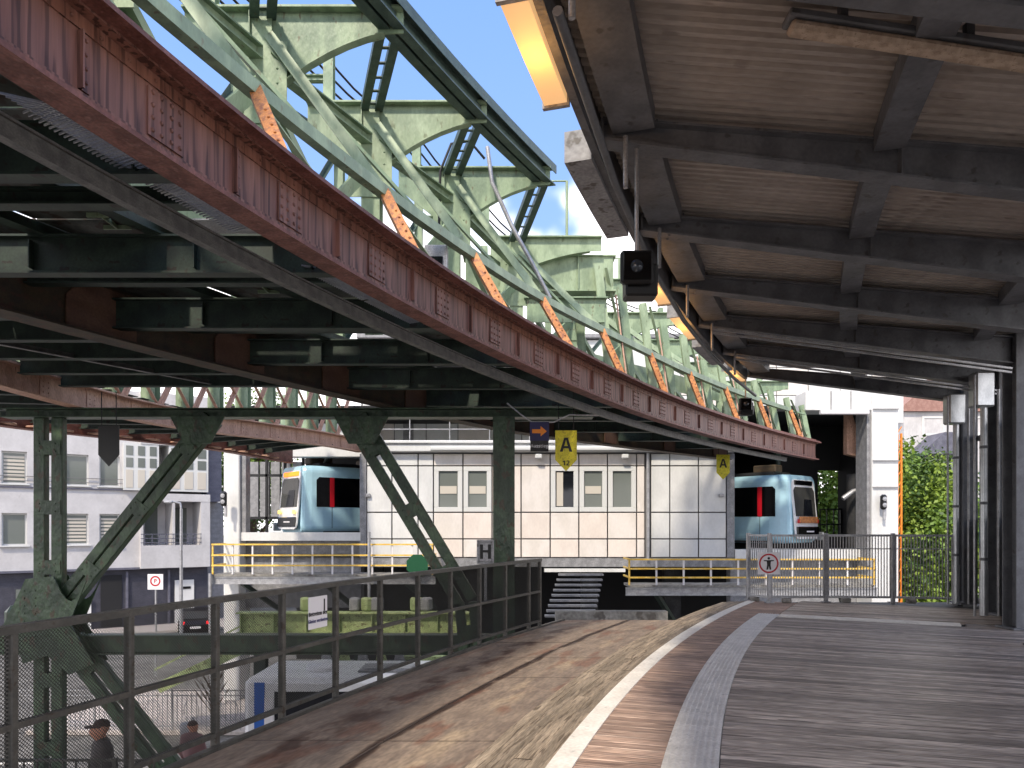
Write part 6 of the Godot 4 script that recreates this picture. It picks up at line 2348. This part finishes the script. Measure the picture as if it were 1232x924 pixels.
# ---------------------------------------------------------------- people: one continuous skin over a posed skeleton
func field(p: Vector3, bones: Array) -> float:
	var s := 0.0
	for b in bones:
		var a: Vector3 = b[0]
		var ab: Vector3 = b[1] - a
		var t := clampf((p - a).dot(ab) / maxf(ab.length_squared(), 1e-6), 0, 1)
		var d := p.distance_to(a + ab * t) - lerpf(b[2], b[3], t)
		if d < 0.25: s += exp(-d * 42.0)
	return -log(maxf(s, 1e-9)) / 42.0
func skin_mesh(bones: Array, cell: float) -> MB:
	var lo := Vector3.ONE * 1e9
	var hi := -lo
	for b in bones:
		for k in 2:
			var r: float = b[2 + k] + cell * 2
			lo = lo.min(b[k] - Vector3.ONE * r)
			hi = hi.max(b[k] + Vector3.ONE * r)
	var n := Vector3i(((hi - lo) / cell).ceil()) + Vector3i.ONE
	var val := {}
	for b in bones:      # only samples close to a bone
		var R := maxf(b[2], b[3]) + cell * 2.2
		var a: Vector3i = Vector3i(((b[0].min(b[1]) - Vector3.ONE * R - lo) / cell).floor()).max(Vector3i.ZERO)
		var e: Vector3i = Vector3i(((b[0].max(b[1]) + Vector3.ONE * R - lo) / cell).ceil()).min(n)
		for x in range(a.x, e.x + 1):
			for y in range(a.y, e.y + 1):
				for z in range(a.z, e.z + 1):
					var k := Vector3i(x, y, z)
					if not val.has(k): val[k] = field(lo + Vector3(k) * cell, bones)
	var vert := {}
	var cor := [Vector3i(0, 0, 0), Vector3i(1, 0, 0), Vector3i(0, 1, 0), Vector3i(1, 1, 0), Vector3i(0, 0, 1), Vector3i(1, 0, 1), Vector3i(0, 1, 1), Vector3i(1, 1, 1)]
	var ed := [[0, 1], [2, 3], [4, 5], [6, 7], [0, 2], [1, 3], [4, 6], [5, 7], [0, 4], [1, 5], [2, 6], [3, 7]]
	for k in val:
		var ok := true
		var f := []
		for c in cor:
			if not val.has(k + c): ok = false; break
			f.append(val[k + c])
		if not ok: continue
		var s := Vector3.ZERO
		var m := 0
		for e in ed:
			var a: float = f[e[0]]; var b: float = f[e[1]]
			if (a < 0) != (b < 0):
				s += Vector3(cor[e[0]]).lerp(Vector3(cor[e[1]]), a / (a - b))
				m += 1
		if m > 0: vert[k] = lo + (Vector3(k) + s / m) * cell
	var mb := MB.new()
	for k in val:
		for ax in 3:
			var st := Vector3i.ZERO
			st[ax] = 1
			if not val.has(k + st): continue
			var a: float = val[k]; var b: float = val[k + st]
			if (a < 0) == (b < 0): continue
			var u := Vector3i.ZERO; var w := Vector3i.ZERO
			u[(ax + 1) % 3] = 1; w[(ax + 2) % 3] = 1
			var q := [k - u - w, k - w, k, k - u]
			var good := true
			for c in q:
				if not vert.has(c): good = false
			if not good: continue
			var pts := [vert[q[0]], vert[q[1]], vert[q[2]], vert[q[3]]]
			if a >= 0: pts.reverse()
			for t in [[0, 2, 1], [0, 3, 2]]:
				for i in t:
					var p: Vector3 = pts[i]
					mb.v.append(p)
					var h := 0.01
					var f0 := field(p, bones)
					mb.n.append(Vector3(field(p + Vector3(h, 0, 0), bones) - f0, field(p + Vector3(0, h, 0), bones) - f0, field(p + Vector3(0, 0, h), bones) - f0).normalized())
	return mb
func hand_bones(w: Vector3, dir: Vector3, side: Vector3) -> Array:
	var r := []
	var palm := w + dir * 0.09
	r.append([w, palm, 0.028, 0.034])
	for i in 4:
		var b := palm + side * (-0.03 + i * 0.02)
		var l: float = [0.07, 0.08, 0.075, 0.06][i]
		var mid := b + dir * l * 0.55
		r.append([b, mid, 0.0095, 0.009])
		r.append([mid, mid + dir * l * 0.4 + side.cross(dir) * 0.02, 0.009, 0.008])
	var tb := w + dir * 0.035 + side * -0.03
	r.append([tb, tb + dir * 0.03 - side * 0.025, 0.011, 0.010])
	r.append([tb + dir * 0.03 - side * 0.025, tb + dir * 0.06 - side * 0.03, 0.010, 0.009])
	return r
func build_people() -> void:
	person(V(-5.42, -2.72, 9.9), deg_to_rad(35.0), "person in a dark grey jacket and brown cap walking along the pavement", M.jacket, M.cap, true)
	person(V(-6.75, STREET + 0.13, 15.8), deg_to_rad(-100.0), "person in a faded red top walking behind the railing foot", M.shirt_red, M.cap, false)
func person(pos: Vector3, turn: float, label: String, top: Material, hat: Material, cap: bool) -> void:
	var T := thing("person", label, "person", pos, "", false)
	T.rotation.y = turn
	# local: faces -x; y up
	var B := []
	B.append([Vector3(0, 0.98, 0), Vector3(0.0, 1.16, 0), 0.145, 0.14])
	for s in [-1.0, 1.0]:
		B.append([Vector3(0, 1.16, 0.05 * s), Vector3(0.01, 1.40, 0.10 * s), 0.125, 0.105])
		B.append([Vector3(0.0, 0.95, 0.085 * s), Vector3(-0.14 * s, 0.52, 0.09 * s), 0.10, 0.062])
		B.append([Vector3(-0.14 * s, 0.52, 0.09 * s), Vector3(-0.12 * s + 0.10, 0.09, 0.09 * s), 0.064, 0.042])
		B.append([Vector3(-0.12 * s + 0.10, 0.05, 0.09 * s), Vector3(-0.12 * s - 0.08, 0.035, 0.10 * s), 0.045, 0.035])
	var legs := MB.new()
	var body := skin_mesh(B, 0.025)
	part(body, "body", M.jeans, T)
	var J := []
	J.append([Vector3(0, 0.92, 0), Vector3(0.0, 1.16, 0), 0.165, 0.155])
	for s in [-1.0, 1.0]:
		J.append([Vector3(0, 1.14, 0.05 * s), Vector3(0.0, 1.40, 0.11 * s), 0.14, 0.115])
		J.append([Vector3(0.0, 1.42, 0.19 * s), Vector3(0.04 * s, 1.14, 0.24 * s), 0.07, 0.055])
		J.append([Vector3(0.04 * s, 1.14, 0.24 * s), Vector3(0.05 * s - 0.12, 0.92, 0.24 * s), 0.055, 0.042])
	J.append([Vector3(0, 1.45, 0), Vector3(-0.01, 1.50, 0), 0.085, 0.07])
	part(skin_mesh(J, 0.025), "jacket", top, T)
	var H := []
	H.append([Vector3(-0.01, 1.46, 0), Vector3(-0.03, 1.58, 0), 0.055, 0.058])
	H.append([Vector3(-0.01, 1.68, 0), Vector3(-0.03, 1.66, 0), 0.095, 0.09])
	H.append([Vector3(-0.06, 1.60, 0), Vector3(-0.075, 1.575, 0), 0.055, 0.04])
	H.append([Vector3(-0.115, 1.65, 0), Vector3(-0.135, 1.625, 0), 0.012, 0.016])
	for s in [-1.0, 1.0]:
		H.append([Vector3(-0.005, 1.665, 0.092 * s), Vector3(-0.0, 1.625, 0.09 * s), 0.018, 0.012])
	part(skin_mesh(H, 0.011), "head", M.skin, T)
	for s in [-1.0, 1.0]:
		var mb := skin_mesh(hand_bones(Vector3(0.05 * s - 0.13, 0.90, 0.24 * s), Vector3(-0.35, -0.93, 0).normalized(), Vector3(0, 0, 1)), 0.006)
		part(mb, "hand", M.skin, T)
	var mb := MB.new()
	var prof := []
	for i in 7: prof.append(Vector2(0.108 * cos(i / 6.0 * PI / 2), 0.10 * sin(i / 6.0 * PI / 2)))
	mb.lathe(Vector3(-0.012, 1.685, 0), prof, 20)
	if cap:
		var poly := PackedVector2Array()
		for i in 13:
			var t := PI / 2 + PI * i / 12.0
			poly.append(Vector2(-0.06 + 0.13 * cos(t), 0.085 * sin(t)))
		mb.prism(poly, Vector3(-0.02, 1.695, 0), Vector3.RIGHT, Vector3.BACK, Vector3(0, 0.012, 0))
	part(mb, "cap" if cap else "hair", hat, T)
